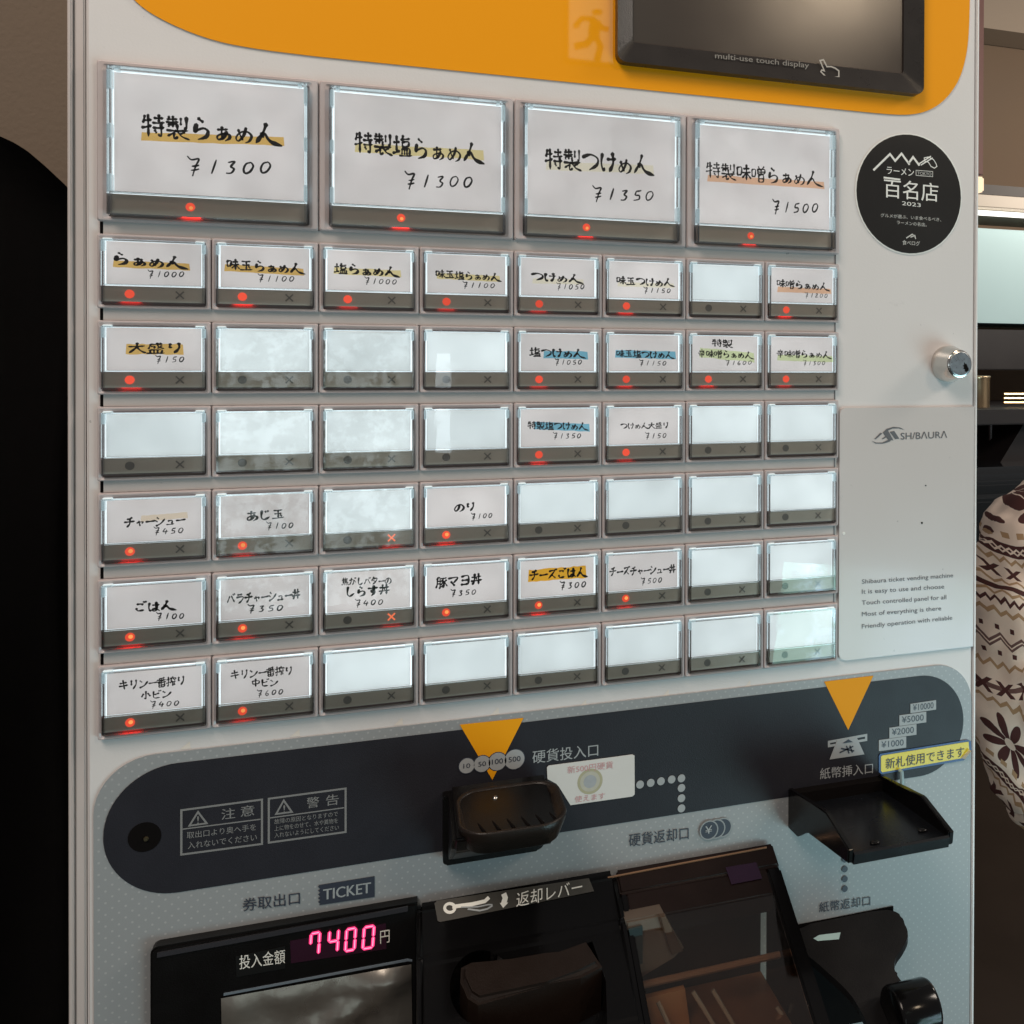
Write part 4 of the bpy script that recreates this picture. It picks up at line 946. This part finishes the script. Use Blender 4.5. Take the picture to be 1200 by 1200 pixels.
# caution boxes
bm = bmesh.new()
poly_lines(bm, [[(212.5, 949.5), (307, 937), (307, 989), (212.5, 1001.5), (212.5, 949.5)], [(315, 936), (405, 924), (405, 975), (315, 987.5), (315, 936)]], .00045, YD)
poly_lines(bm, [[(214, 971.7), (305.5, 960)], [(316.5, 958.5), (403.5, 946.5)]], .00028, YD)
for dx, dy in ((0, 0), (100.5, -13.5)):
    poly_lines(bm, [[(232, 951.5), (242.2, 964.8), (222, 967.6), (232, 951.5)]], .0004, YD)if dx == 0 else poly_lines(bm, [[(332.5, 938), (342, 951.5), (323.5, 954), (332.5, 938)]], .0004, YD)
flat('caution_frame', bm, mat('caution_print', (.20, .20, .20), .5), lp)
ptext('caution_lettering', [('!', 231.2, 961, 233, 960.8, 9, .03), ('!', 332.2, 948, 334, 947.8, 9, .03), ('注', 259.5, 954.5, 275.5, 952.5, 12.5, .02), ('意', 282, 951.2, 298, 949.2, 12.5, .02), ('警', 359.5, 941.2, 374, 939.2, 12.5, .02), ('告', 382, 938.4, 397, 936.4, 12.5, .02),
    ('取出口より奥へ手を', 219, 979, 300, 969, 8, .008), ('入れないでください', 220, 991, 301, 981, 8, .008),
    ('故障の原因となりますので', 321.5, 963, 396, 953.5, 6, .004), ('上に物をのせて、水や異物を', 321.5, 971, 396, 961.5, 6, .004), ('入れないようにしてください', 321.5, 979, 397, 969.5, 6, .004)], MATS['caution_print'], lp, YD)
c = P(169.5, 981, YD); bm = bmesh.new(); prism(bm, discpoly(c.x, c.z, .0066, 32), YD - .00005, YD + .0001); hk = part('round_hole', bm, blackm, lp)
bm = bmesh.new(); lathe(bm, c + Vector((.0006, 0, -.0008)), [(.0011, .0016), (.0008, .0008)], 10); part('hole_pin', bm, mat('pin_metal', (.12, .10, .06), .4, .8), hk)
ptext('dark_lettering', [('券取出口', 284.5, 1060.8, 351.5, 1052, 15, .014), ('硬貨返却口', 737, 985, 807, 976, 15, .010), ('紙幣返却口', 960, 1063.5, 1020, 1055.5, 12, .010)], printd, lp, YD)
tk = [(374, 1038.6)]; n = 5
tp = []
for i in range(n + 1):
    t = i / n; tp += [(374, 1038.5 + 22 * t), (375.8, 1038.5 + 22 * t + 2.1)] if i < n else [(374, 1060.5)]
tp = [(374, 1037.5)] + [q for i in range(5) for q in ((372.8, 1039.5 + 4.4 * i), (375.5, 1041.7 + 4.4 * i))] + [(374, 1060.8), (439, 1051), (439, 1027)]
tb = poly('ticket_badge', printd, lp, YD, tp)
ptext('lettering', [('TICKET', 379, 1048.5, 434.5, 1040, 12.5, .06)], printg, tb, YD - .0001)
# banknote icon
bm = bmesh.new(); poly_lines(bm, [[(971.5, 869.5), (1015, 861.5), (1015, 867), (971.5, 874.2), (971.5, 869.5)]], .0007, YD)
flat('banknote_icon', bm, printg, lp)
poly('banknote_icon', printg, lp, YD - .0002, [(981, 867.5), (1004, 864), (1013, 884), (972.5, 890)])
poly('arrow_print', printd, lp, YD - .0004, [(987.5, 871), (994.5, 866.5), (999.5, 869.5)])
bm = bmesh.new(); poly_lines(bm, [[(984, 882), (1000, 874.5)], [(985.5, 877), (1001, 880)], [(992, 874), (995, 883)], [(996, 873.8), (999, 882)]], .0004, YD - .0004); flat('yen_print', bm, printd, lp)
for s, xl, yl, xr, yr in (('¥1000', 1030, 865, 1062, 876), ('¥2000', 1042.3, 850.5, 1074, 861), ('¥5000', 1054, 836, 1085.5, 846.5), ('¥10000', 1067, 822.5, 1097, 831.5)):
    q = [(xl, yl + 2.5), (xr, yl - 2), (xr, yr), (xl, yr + 4.3)]
    b_ = poly('value_box', printg, lp, YD - .0002, q)
    ptext('lettering', [(s, xl + 3, (yl + yr) / 2 + 2.3, xr - 3, (yl + yr) / 2 - .8, 7.5, .008)], printd, b_, YD - .0003)
# three-coin icon
for i, (x, y) in enumerate(((847, 969.5), (839, 971), (830.5, 972.3))):
    c = P(x, y, YD); bm = bmesh.new(); prism(bm, discpoly(c.x, c.z, .0051, 28), YD - .0002 * (i + 1), YD - .0002 * i); co = part('coin_icon', bm, printd, lp)
    bm = bmesh.new(); ring(bm, discpoly(c.x, c.z, .0053, 28), discpoly(c.x, c.z, .0046, 28), YD - .0002 * (i + 1) - .00005, YD - .0002 * (i + 1)); part('coin_rim', bm, mat('panel_plain', (.25, .265, .275), .34), co)
ptext('yen_lettering', [('¥', 826.5, 973, 834.5, 971.6, 9, .04)], printg, lp, YD - .0009)
# stickers on band
poly('new_coin_label', stickerw, lp, YD - .0004, [(641, 899.5), (643, 897.3), (741, 884.3), (743.6, 885.6), (743.8, 931), (741, 933.4), (668.5, 943.6), (655, 922), (652, 918.5), (641.6, 913)], label='white cut label announcing new 500 yen coin')
ptext('pale_lettering', [('新500円硬貨', 665, 902.5, 718.5, 896, 8.5, .01), ('使えます', 673.5, 937, 709, 932.3, 7.5, .01)], printpale, lp, YD - .00052)
c = P(691.3, 915.3, YD)
for r, cc, nme in ((.0066, (.38, .36, .24), 'coin_picture'), (.0052, (.44, .43, .36), 'coin_picture'), (.0034, (.34, .36, .38), 'coin_picture')):
    bm = bmesh.new(); prism(bm, discpoly(c.x, c.z, r, 28), YD - .00046 - (.0066 - r) * .02, YD - .0004); part(nme, bm, mat('coin_pic%d' % int(r * 1e4), cc, .5, var=.15, vs=300), lp)
yl = poly('new_note_label', bluem, lp, YD - .0004, [(1030, 886), (1031.5, 883.5), (1134, 867), (1138, 868.5), (1138.5, 879), (1130, 891), (1033, 907.3), (1030, 905)], label='yellow and blue label with a curled corner')
poly('label_face', yellow, yl, YD - .0006, [(1032.5, 887), (1034, 885.5), (1135, 869.3), (1136, 879.5), (1127, 888.5), (1034, 905), (1032.5, 903.5)])
bm = bmesh.new(); q = [P(1138.5, 880, -.0012), P(1131, 889.5, .0002), P(1126, 888.5, YD - .0008), P(1136, 878.6, YD - .0008)]; bm.faces.new([bm.verts.new(v) for v in q]); flat('curled_corner', bm, mat('label_back', (.55, .50, .38), .5), yl)
ptext('lettering', [('新札使用できます', 1038, 895.2, 1130, 880.7, 12.5, .012)], printd, yl, YD - .0008)

# ---- coin insertion tray
def coin_tray():
    bm = bmesh.new(); prism(bm, rrect(.1462, -.3005, .1953, -.2672, [.001, .001, .004, .002]), -.005, .0025, .0008); ct = part('coin_tray', bm, blackp)
    # body under the dish
    bm = bmesh.new(); xprism(bm, [(-.004, -.262), (-.050, -.2665), (-.040, -.277), (-.016, -.292), (-.004, -.2985)], .1485, .1965, .002); part('tray_body', bm, blackp, ct)
    # oval dish, rim and ribbed floor
    def rr2(sx, sy, n=10):
        x0, x1, y0, y1 = .1515 - sx, .1995 + sx, -.0545 - sy, -.0115 + sy; r = .0135 + sx
        out = []
        for (ox, oy, a0) in ((x0 + r, y0 + r, 180), (x1 - r, y0 + r, 270), (x1 - r * .8, y1 - r * .8, 0), (x0 + r * .8, y1 - r * .8, 90)):
            q = r if oy < -.03 else r * .8
            for i in range(n + 1):
                a = math.radians(a0 + 90 * i / n); out.append((ox + q * math.cos(a), oy + q * math.sin(a)))
        return out
    bm = bmesh.new(); rings = []
    def zz(y, base): return base + (.0012 * max(0, (y + .026) / .02) if y > -.026 else 0)   # back rim rises
    for (s, z, flat_) in ((-.003, -.2735, 1), (0, -.2660, 0), (.0004, -.2638, 0), (.0002, -.2629, 0), (-.0006, -.2628, 0), (-.0013, -.2634, 0), (-.0030, -.2656, 1), (-.005, -.2662, 1)):
        rings.append([bm.verts.new((x, y, z if flat_ else zz(y, z))) for x, y in rr2(s, s)])
    for a, b in zip(rings, rings[1:]):
        m_ = len(a)
        for i in range(m_): bm.faces.new([a[i], a[(i + 1) % m_], b[(i + 1) % m_], b[i]])
    bm.faces.new(rings[-1]); bm.faces.new(rings[0][::-1])
    part('dish', bm, mat('dish_plastic', (.014, .010, .008), .30, spec=.3, var=.2, vs=120, bump=.2, bs=1600), ct, smooth=True)
    for i in range(6):
        x = .1605 + i * .0065; bm = bmesh.new(); a = Vector((x + .002, -.0475, -.2661)); b = Vector((x - .003, -.030, -.2661)); tube(bm, [a, b], .00075, 8); part('rib', bm, blackm, ct)
    bm = bmesh.new(); box(bm, .1580, .1900, -.0290, -.0215, -.2663, -.2658, .0002); part('coin_slot', bm, blackm, ct)
    bm = bmesh.new(); bmesh.ops.create_uvsphere(bm, u_segments=14, v_segments=8, radius=.0014); bmesh.ops.translate(bm, vec=(.1695, -.0205, -.2640), verts=bm.verts); part('pin', bm, chrome, ct, smooth=True)
coin_tray()

# ---- banknote tray
def bill_tray():
    xl, xr = .3308, .3895
    prof_t = [(.002, -.2918), (-.028, -.2866), (-.045, -.2832), (-.071, -.2893)]; prof_b = [(-.070, -.2965), (-.024, -.3030), (-.010, -.3130), (.002, -.3138)]
    bm = bmesh.new(); xprism(bm, prof_t + prof_b, xl, xl + .003, .0006); bt = part('banknote_tray', bm, blackg)
    bm = bmesh.new(); xprism(bm, prof_t + prof_b, xr - .003, xr, .0006); part('side_wall', bm, blackg, bt)
    bm = bmesh.new(); xprism(bm, [(.0, -.299), (-.030, -.2955), (-.068, -.2925), (-.0705, -.2912), (-.0715, -.2920), (-.0705, -.2972), (-.024, -.3015), (.0, -.303)], xl + .003, xr - .003); part('tray_floor', bm, mat('tray_black', (.006, .007, .009), .24, spec=.4, var=.2, vs=60, bump=.05, bs=800), bt)
    bm = bmesh.new(); box(bm, xl + .003, xr - .003, -.004, .002, -.2995, -.2925); part('slot_plate', bm, blackm, bt)
    for x, y in ((.349, -.0635), (.378, -.0600)):
        bm = bmesh.new(); bmesh.ops.create_uvsphere(bm, u_segments=14, v_segments=8, radius=.0017); bmesh.ops.scale(bm, vec=(1.6, 1, .5), verts=bm.verts); bmesh.ops.translate(bm, vec=(x, y, -.2923), verts=bm.verts); part('bump', bm, blackg, bt, smooth=True)
    c = P(1055.5, 912, 0); bm = bmesh.new(); tube(bm, [(c.x, .002, c.z + .004), (c.x, -.001, c.z + .004), (c.x, -.0015, c.z), (c.x, -.001, c.z - .006), (c.x, .002, c.z - .006)], .0012); part('clear_hook', bm, mat('pale_hook', (.30, .42, .45), .2), lp)
bill_tray()

# ---- ticket outlet / amount display (left)
du_pts = rrect(.0212, -.60, .1345, -.3168, [.003, .0, .0, .0], 4)
bm = bmesh.new(); prism(bm, du_pts, -.0040, .0024, .0010); du = part('ticket_unit', bm, blackp)
YU = -.0041
poly('top_sheen_line', mat('painted_line_sheen', (.03, .03, .035), .12), du, YU - .0006, [(184, 1117), (478, 1062.5), (478, 1068), (184, 1122.5)], .0008)  # paler strip painted in as the highlight of the top edge
lbp = poly('amount_label', mat('label_black', (.006, .006, .006), .35), du, YU - .0003, [(276, 1121), (334, 1109), (334, 1135), (277, 1145)])
ptext('lettering', [('投入金額', 280.5, 1128, 334, 1120.5, 16.5, .006)], mat('label_white', (.80, .78, .72), .5), lbp, YU - .0005)
dw = poly('amount_window', mat('window_purple', (.030, .008, .020), .15), du, YU - .0002, [(340, 1103), (452, 1082.5), (453, 1112), (341, 1129)])
def seg_digit(bmo, bmc, d, A, B, up):
    segs = {'a': ((.0, 1), (1, 1)), 'b': ((1, 1), (1, .5)), 'c': ((1, .5), (1, 0)), 'd': ((1, 0), (0, 0)), 'e': ((0, 0), (0, .5)), 'f': ((0, .5), (0, 1)), 'g': ((0, .5), (1, .5))}
    on = {'7': 'fabc', '4': 'fgbc', '0': 'abcdef'}[d]
    for s_ in on:
        (x0, y0), (x1, y1) = segs[s_]
        def q(x, y): return A + (B - A) * (x + .16 * (y - .5)) + up * (y - .5)
        a, b = q(x0, y0), q(x1, y1); dv = (b - a); a = a + dv * .12; b = b - dv * .12
        nn = Vector((-dv.z, 0, dv.x)).normalized()
        for bm_, w, off in ((bmo, .00078, 0), (bmc, .00020, -.00006)):
            o_ = Vector((0, off, 0)); m1 = a + dv * .0; t = nn * w; e1 = dv.normalized() * w
            bm_.faces.new([bm_.verts.new(v + o_) for v in (a - e1, a + t, b + t, b + e1, b - t, a - t)])
bmo, bmc = bmesh.new(), bmesh.new(); YL = YU - .0006
for d, xl, xr, y in (('7', 364, 374, 1106), ('4', 385.5, 396, 1103), ('0', 405.5, 416, 1101), ('0', 426, 437.5, 1098.5)):
    seg_digit(bmo, bmc, d, P(xl, y + 1, YL), P(xr, y - 1, YL), P(xl, y - 12.5, YL) - P(xl, y + 12.5, YL))
flat('amount_digits', bmo, segm, dw, 'red seven segment figures reading 7400'); flat('digit_cores', bmc, segcore, dw)
ptext('lettering', [('円', 445.5, 1098.6, 456.5, 1096.8, 15, .004)], MATS['label_white'], du, YU - .0005)
poly('painted_sheen_line', mat('painted_edge_sheen', (.16, .20, .24), .2), du, YU - .0004, [(262, 1164.5), (478, 1124), (483, 1125), (483, 1127), (478, 1126.5), (262, 1167)], .0006)  # blue-white highlight put in as a coloured strip
# ticket pocket cover
ck = mat('pocket_cover', (.30, .28, .25), .28, .75, var=.3, vs=25, bump=.9, bs=45)
bm = bmesh.new(); pts = [(259, 1172), (270, 1167.5), (470, 1131), (482, 1134), (484, 1262), (262, 1300)]
gridn = 14; vv = []
def bil(u, v):
    tl, tr, br, bl = (259, 1170), (482, 1130), (484, 1262), (262, 1300)
    return ((tl[0] * (1 - u) + tr[0] * u) * (1 - v) + (bl[0] * (1 - u) + br[0] * u) * v, (tl[1] * (1 - u) + tr[1] * u) * (1 - v) + (bl[1] * (1 - u) + br[1] * u) * v)
for j in range(gridn + 1):
    rw = []
    for i in range(gridn + 1):
        x, y = bil(i / gridn, j / gridn); p = P(x, y, YU - .0006); 
        crease = .0035 * max(0, 1 - abs((i / gridn) * .9 + (j / gridn) * 1.1 - .95) * 5)
        edge = min(i, gridn - i, j, gridn - j) > 0
        p.y -= (.0012 + crease + .0015 * noise.noise((i * .5, j * .5, 0))) if edge else 0
        rw.append(bm.verts.new(p))
    vv.append(rw)
for a, b in zip(vv, vv[1:]):
    for i in range(gridn): bm.faces.new([a[i], b[i], b[i + 1], a[i + 1]])
part('ticket_pocket', bm, ck, du, smooth=True)

# ---- lever block (wedge)
Z0L = -.3175
bm = bmesh.new(); xprism(bm, [(.002, -.3185), (-.0035, -.3195), (-.022, -.3345), (-.062, -.3560), (-.100, -.400), (-.100, -.52), (.002, -.54)], .1338, .2325, .0050)
lv = part('lever_block', bm, blackg, smooth=False)
kA = (-.3345 + .3195) / (-.022 + .0035); zA = -.3195 + kA * .0035   # upper face plane
def UA(x, y): v = PS(x, y, zA, kA); return v + Vector((0, -.0003, .0004))
kB = (-.3560 + .3345) / (-.062 + .022); zB = -.3345 + kB * .022
def UB(off):
    def f(x, y): v = PS(x, y, zB, kB); return v + Vector((0, -.5, .87)).normalized() * off
    return f
bm = bmesh.new(); q = [UA(x, y) for x, y in ((509, 1059), (512, 1056), (690, 1029.5), (696, 1045), (516, 1081), (513, 1080))]
bm.faces.new([bm.verts.new(v) for v in q]); sl = flat('lever_label', bm, mat('label_grey', (.045, .042, .036), .4), lv)
def UA2(x, y): return UA(x, y) + Vector((0, -.0003, .0003))
ptext('lettering', [('返却レバー', 605, 1055.5, 682, 1039.5, 17, .004)], MATS['label_white'], sl, 0, UA2)
bm = bmesh.new()
def ribbon(bm, pts, w, fn):
    vs = []; ps = [fn(x, y) for x, y in pts]
    for i, p in enumerate(ps):
        d = (ps[min(i + 1, len(ps) - 1)] - ps[max(i - 1, 0)]); nrm = Vector((0, -.63, .77)); t = d.cross(nrm).normalized() * w
        vs.append((bm.verts.new(p + t), bm.verts.new(p - t)))
    for a, b in zip(vs, vs[1:]): bm.faces.new([a[0], a[1], b[1], b[0]])
ribbon(bm, [(530, 1063.5), (553, 1060.5), (568, 1057), (573, 1052.5)], .0009, UA2)
ribbon(bm, [(527 + 6 * math.cos(a), 1065 + 5.2 * math.sin(a)) for a in [i * math.pi / 8 for i in range(17)]], .0007, lambda x, y: UA2(x, y) + Vector((0, -.0001, .0001)))
ribbon(bm, [(590, 1048), (592, 1053), (590, 1060)], .0013, UA2)
bm.faces.new([bm.verts.new(UA2(x, y)) for x, y in ((585.5, 1059), (595.5, 1058.5), (589.5, 1065))])
flat('lever_icon', bm, MATS['label_white'], sl)
bm = bmesh.new(); ribbon(bm, [(548, 1066), (562, 1068), (571, 1066), (577, 1062)], .0004, UA2); ribbon(bm, [(540, 1064), (560, 1063.5), (572, 1061), (577, 1061)], .0003, UA2); flat('lever_icon', bm, printg, sl)
# recess and lever
def sweep(name, pts, fn0, depth, m, parent, bev=0, d=(0, .5, -.87)):
    bm = bmesh.new(); top = [fn0(x, y) for x, y in pts]; dn = Vector(d).normalized() * depth
    a = [bm.verts.new(p) for p in top]; b = [bm.verts.new(p + dn) for p in top]; f = bm.faces.new(a); bm.faces.new(b[::-1]); n = len(a)
    for i in range(n): bm.faces.new([a[i], b[i], b[(i + 1) % n], a[(i + 1) % n]])
    if bev: bmesh.ops.bevel(bm, geom=list(f.edges), offset=bev, segments=3, affect='EDGES', clamp_overlap=True)
    return part(name, bm, m, parent)
circ = [(565 + 37 * math.cos(a), 1158 + 46 * math.sin(a)) for a in [math.radians(d) for d in range(20, 330, 12)]]
rec = circ[::-1]
recp = [(592, 1130)] + [(632, 1131), (688, 1098), (702, 1120), (710, 1155), (712, 1215), (560, 1225)]
def cutter(pts, fn0, up, dn):
    bm = bmesh.new(); nrm = Vector((0, -.474, .881))
    a = [bm.verts.new(fn0(x, y) + nrm * up) for x, y in pts]; b = [bm.verts.new(fn0(x, y) - nrm * dn) for x, y in pts]; bm.faces.new(a); bm.faces.new(b[::-1]); n = len(a)
    for i in range(n): bm.faces.new([a[i], b[i], b[(i + 1) % n], a[(i + 1) % n]])
    bmesh.ops.recalc_face_normals(bm, faces=bm.faces); me = bpy.data.meshes.new('c'); bm.to_mesh(me); bm.free(); o = bpy.data.objects.new('c', me); COL.objects.link(o); return o
ctr = cutter([(565 + 38 * math.cos(math.radians(d)), 1158 + 44 * math.sin(math.radians(d))) for d in range(-38, -300, -12)] + [(600, 1215), (640, 1230), (712, 1215), (710, 1150), (694, 1103), (650, 1121), (604, 1131)], UB(0), .012, .020)
wm = lv.matrix_world.copy(); ctr.location = -lv.parent.location
md = lv.modifiers.new('b', 'BOOLEAN'); md.operation = 'DIFFERENCE'; md.solver = 'EXACT'; md.object = ctr
ctr.parent = MC; ctr.location = -ORG[MC]
bpy.context.view_layer.update()
me = bpy.data.meshes.new_from_object(lv.evaluated_get(bpy.context.evaluated_depsgraph_get())); lv.modifiers.clear(); lv.data = me; bpy.data.objects.remove(ctr)
leverm = mat('lever_brown', (.013, .008, .006), .34, spec=.24, var=.15, vs=90, bump=.15, bs=1400)
sweep('return_lever', [(540, 1134), (552, 1128), (575, 1131), (600, 1134), (640, 1127), (655, 1115), (686, 1104), (705, 1133), (680, 1146), (640, 1155), (560, 1178), (548, 1170), (539, 1150)], UB(.0035), .030, leverm, lv, .0022, (0, .12, -1))

# ---- coin return unit (right wedge with smoked cover)
kC = .685; zC = -.319
def SCc(off):
    def f(x, y): v = PS(x, y, zC, kC); return v + Vector((0, -kC, 1)).normalized() * -0 + Vector((0, -.565, .825)) * off
    return f
base = [(.002, zC - .001), (-.010, zC - .0069), (-.080, zC - .0548), (-.080, -.54), (.002, -.54)]
fr = mat('unit_brown_black', (.010, .005, .004), .30, spec=.24, var=.2, vs=60, bump=.1, bs=1300)
bm = bmesh.new(); xprism(bm, [(-.000, zC), (-.0105, zC - .0072), (-.0105, -.345), (.002, -.345)], .2328, .3205, .001); cu = part('coin_return_unit', bm, fr)
def slope_bar(name, x0, x1, y0, y1, th, m, parent, bev=.0006, off=0):
    bm = bmesh.new(); xprism(bm, [(y0, zC + kC * y0 + off), (y1, zC + kC * y1 + off), (y1, zC + kC * y1 - th), (y0, zC + kC * y0 - th)], x0, x1, bev); return part(name, bm, m, parent)
slope_bar('side_frame', .3125, .3207, -.0108, -.095, .07, blackg, cu, .0012, .0003)
slope_bar('side_frame', .2328, .2362, -.0108, -.095, .07, blackg, cu, .0006, .0)
slope_bar('front_frame', .2362, .3125, -.0108, -.0215, .010, fr, cu, .0004, -.0004)
bm = bmesh.new(); xprism(bm, [(-.0215, zC - .0155), (-.0950, zC - .0155 - .0735 * kC), (-.0950, zC - .0162 - .0735 * kC), (-.0215, zC - .0162)], .2363, .3124); part('clear_cover', bm, smoked, cu)
bm = bmesh.new(); box(bm, .2363, .3124, -.004, .0, -.46, -.330); part('cavity_back', bm, mat('cavity_dark', (.018, .013, .011), .35), cu)
bm = bmesh.new(); box(bm, .2363, .3124, -.075, -.0045, -.392, -.386); part('cavity_floor', bm, mat('floor_brown', (.15, .08, .045), .38, .3, var=.3, vs=40), cu)
def cav(x, y, Y): return P(x, y, Y)
brn = mat('bracket_brown', (.15, .115, .09), .35, .4, var=.2, vs=40)
bm = bmesh.new(); prism(bm, [(P(x, y, -.026).x, P(x, y, -.026).z) for x, y in ((733, 1080), (778, 1071), (802, 1112), (790, 1122), (747, 1150))], -.026, -.016, .0008); part('bracket', bm, brn, cu)
bm = bmesh.new(); prism(bm, [(P(x, y, -.027).x, P(x, y, -.027).z) for x, y in ((772, 1072), (779, 1071), (800, 1113), (786, 1118))], -.0285, -.0262, .0005); part('bracket_rib', bm, mat('rib_brown', (.09, .055, .035), .35, .3), cu)
bm = bmesh.new(); prism(bm, [(P(x, y, -.024).x, P(x, y, -.024).z) for x, y in ((735, 1085), (751, 1081), (751, 1124), (744, 1126))], -.0275, -.0262); part('mirror_tab', bm, mat('blue_mirror', (.07, .11, .12), .1, .6), cu)
bm = bmesh.new(); q0, q1 = P(749, 1155, -.030), P(921, 1117, -.030); tube(bm, [q0, q1], .0017, 8); part('cross_bar', bm, mat('bar_orange_brown', (.26, .165, .11), .4, .4), cu)
bm = bmesh.new(); prism(bm, [(P(x, y, -.030).x, P(x, y, -.030).z) for x, y in ((751, 1170), (802, 1157), (812, 1230), (755, 1235))], -.031, -.028); part('copper_plate', bm, mat('copper_plate', (.48, .27, .13), .4, .4, var=.15, vs=60), cu)
for i, (x0, y0, x1, y1) in enumerate(((771, 1174, 790, 1215), (812, 1162, 845, 1215), (835, 1160, 868, 1215), (910, 1180, 935, 1215), (748, 1185, 765, 1215))):
    bm = bmesh.new(); tube(bm, [P(x0, y0, -.036), P(x1, y1, -.044)], .0011, 8); part('guide_bar', bm, mat('bar_metal', (.55, .52, .45), .25, .6), cu)
bm = bmesh.new(); q = [SCc(.0005)(x, y) for x, y in ((850, 1017), (886, 1011), (893, 1030), (857, 1037))]
bm.faces.new([bm.verts.new(v) for v in q]); flat('sensor_window', bm, mat('sensor_purple', (.018, .005, .020), .2), cu)
bm = bmesh.new(); tube(bm, [SCc(.0004)(x, y) for x, y in ((712, 1029), (800, 1012), (898, 993.5))], .00055, 6); part('edge_highlight', bm, mat('highlight_orange', (.30, .17, .10), .2, .5), cu)  # orange highlight along the rim, put in as a coloured tube

# ---- banknote return slot and tongue
bs_ = poly('return_slot', blackm, lp, YD - .0002, [(925, 1085.5), (1047, 1062), (1047, 1190), (925, 1215)])  # flat black slab stands in for the shade inside the slot
kT = .55; zT = -.3705
def T(off):
    def f(x, y): v = PS(x, y, zT, kT); return v + Vector((0, -.48, .876)) * off
    return f
def sm(pts, n=5):
    out = []
    m_ = len(pts)
    for i in range(m_):
        a, b, c, d = [np.array(pts[(i + j - 1) % m_], float) for j in range(4)]
        for j in range(n):
            t = j / n; out.append(tuple(.5 * (2 * b + (c - a) * t + (2 * a - 5 * b + 4 * c - d) * t * t + (3 * b - a - 3 * c + d) * t ** 3)))
    return out
tongue = [(938, 1086), (1040, 1066), (1058, 1080), (1064, 1095), (1058, 1110), (1049, 1124), (1049, 1138), (1058, 1152), (1075, 1175), (1072, 1230), (1035, 1230), (1000, 1170), (965, 1135), (940, 1112)]
bm = bmesh.new(); top = [T(.0)(x, y) for x, y in sm(tongue)]; dn = Vector((0, .0, -.004))
a = [bm.verts.new(p) for p in top]; b = [bm.verts.new(p + dn) for p in top]; f = bm.faces.new(a); bm.faces.new(b[::-1]); n = len(a)
for i in range(n): bm.faces.new([a[i], b[i], b[(i + 1) % n], a[(i + 1) % n]])
bmesh.ops.bevel(bm, geom=list(f.edges), offset=.0008, segments=2, affect='EDGES', clamp_overlap=True)
tg = part('return_tongue', bm, mat('tongue_plastic', (.008, .0075, .008), .34, spec=.24, var=.15, vs=70, bump=.1, bs=1500), lp)
cA = P(1046, 1192, -.052); cB = P(1094, 1187, -.052); ax = cA.z
bm = bmesh.new(); L_ = cB.x - cA.x; rad = .0128
pr = [(0, .84), (.03, .95), (.10, 1), (.90, 1), (.97, .95), (1, .84)]
tube(bm, [Vector((cA.x + L_ * t, -.050, ax)) for t, r in pr], [rad * r for t, r in pr], 36); part('roller_knob', bm, blackg, lp, smooth=True)
bm = bmesh.new(); q = [T(.0003)(x, y) for x, y in ((953, 1100), (960, 1096), (985, 1093), (983, 1101), (958, 1103))]; bm.faces.new([bm.verts.new(v) for v in q]); flat('painted_glint', bm, mat('glint_paint', (.35, .5, .5), .15), tg)  # pale patch painted on the tongue as a glint
# exit sign on the far side of the room, mirrored faintly in the orange panel
ex = empty('exit_sign', (.735, -2.62, .93))
def MR(x, y, Yb=-2.6):            # where a point mirrored in the panel really stands
    p = P(x, y, 0); k = -Yb / -CAM[1]; return Vector((p.x + (p.x - CAM[0]) * k, Yb, p.z + (p.z - CAM[2]) * k))
a, b = MR(668, -12), MR(726, 72)
bm = bmesh.new(); box(bm, a.x - .015, b.x + .015, -2.64, -2.615, b.z - .015, a.z + .015, .004); bm_obj('sign_box', bm, mat('sign_housing', (.5, .5, .5), .5), ex)
bm = bmesh.new(); box(bm, a.x, b.x, -2.6145, -2.612, b.z, a.z); bm_obj('sign_face', bm, emis('sign_light', (.85, 1, .85), 2.1), ex)
bm = bmesh.new(); fig = mat('sign_green', (.0, .20, .08), .5)
for pts, r in (([(698, 24), (696, 40)], .020), ([(696, 40), (688, 51), (674, 54)], .012), ([(697, 40), (704, 54), (700, 70)], .012), ([(698, 22), (682, 21), (674, 31)], .009),
               ([(699, 24), (707, 33), (713, 34)], .009), ([(700, 12), (700.5, 16)], .017)):
    tube(bm, [MR(x, y) for x, y in pts], r, 8)
bm_obj('running_figure', bm, fig, ex); tag(ex, 'lit emergency exit sign across the room, seen mirrored in the orange panel', 'sign')
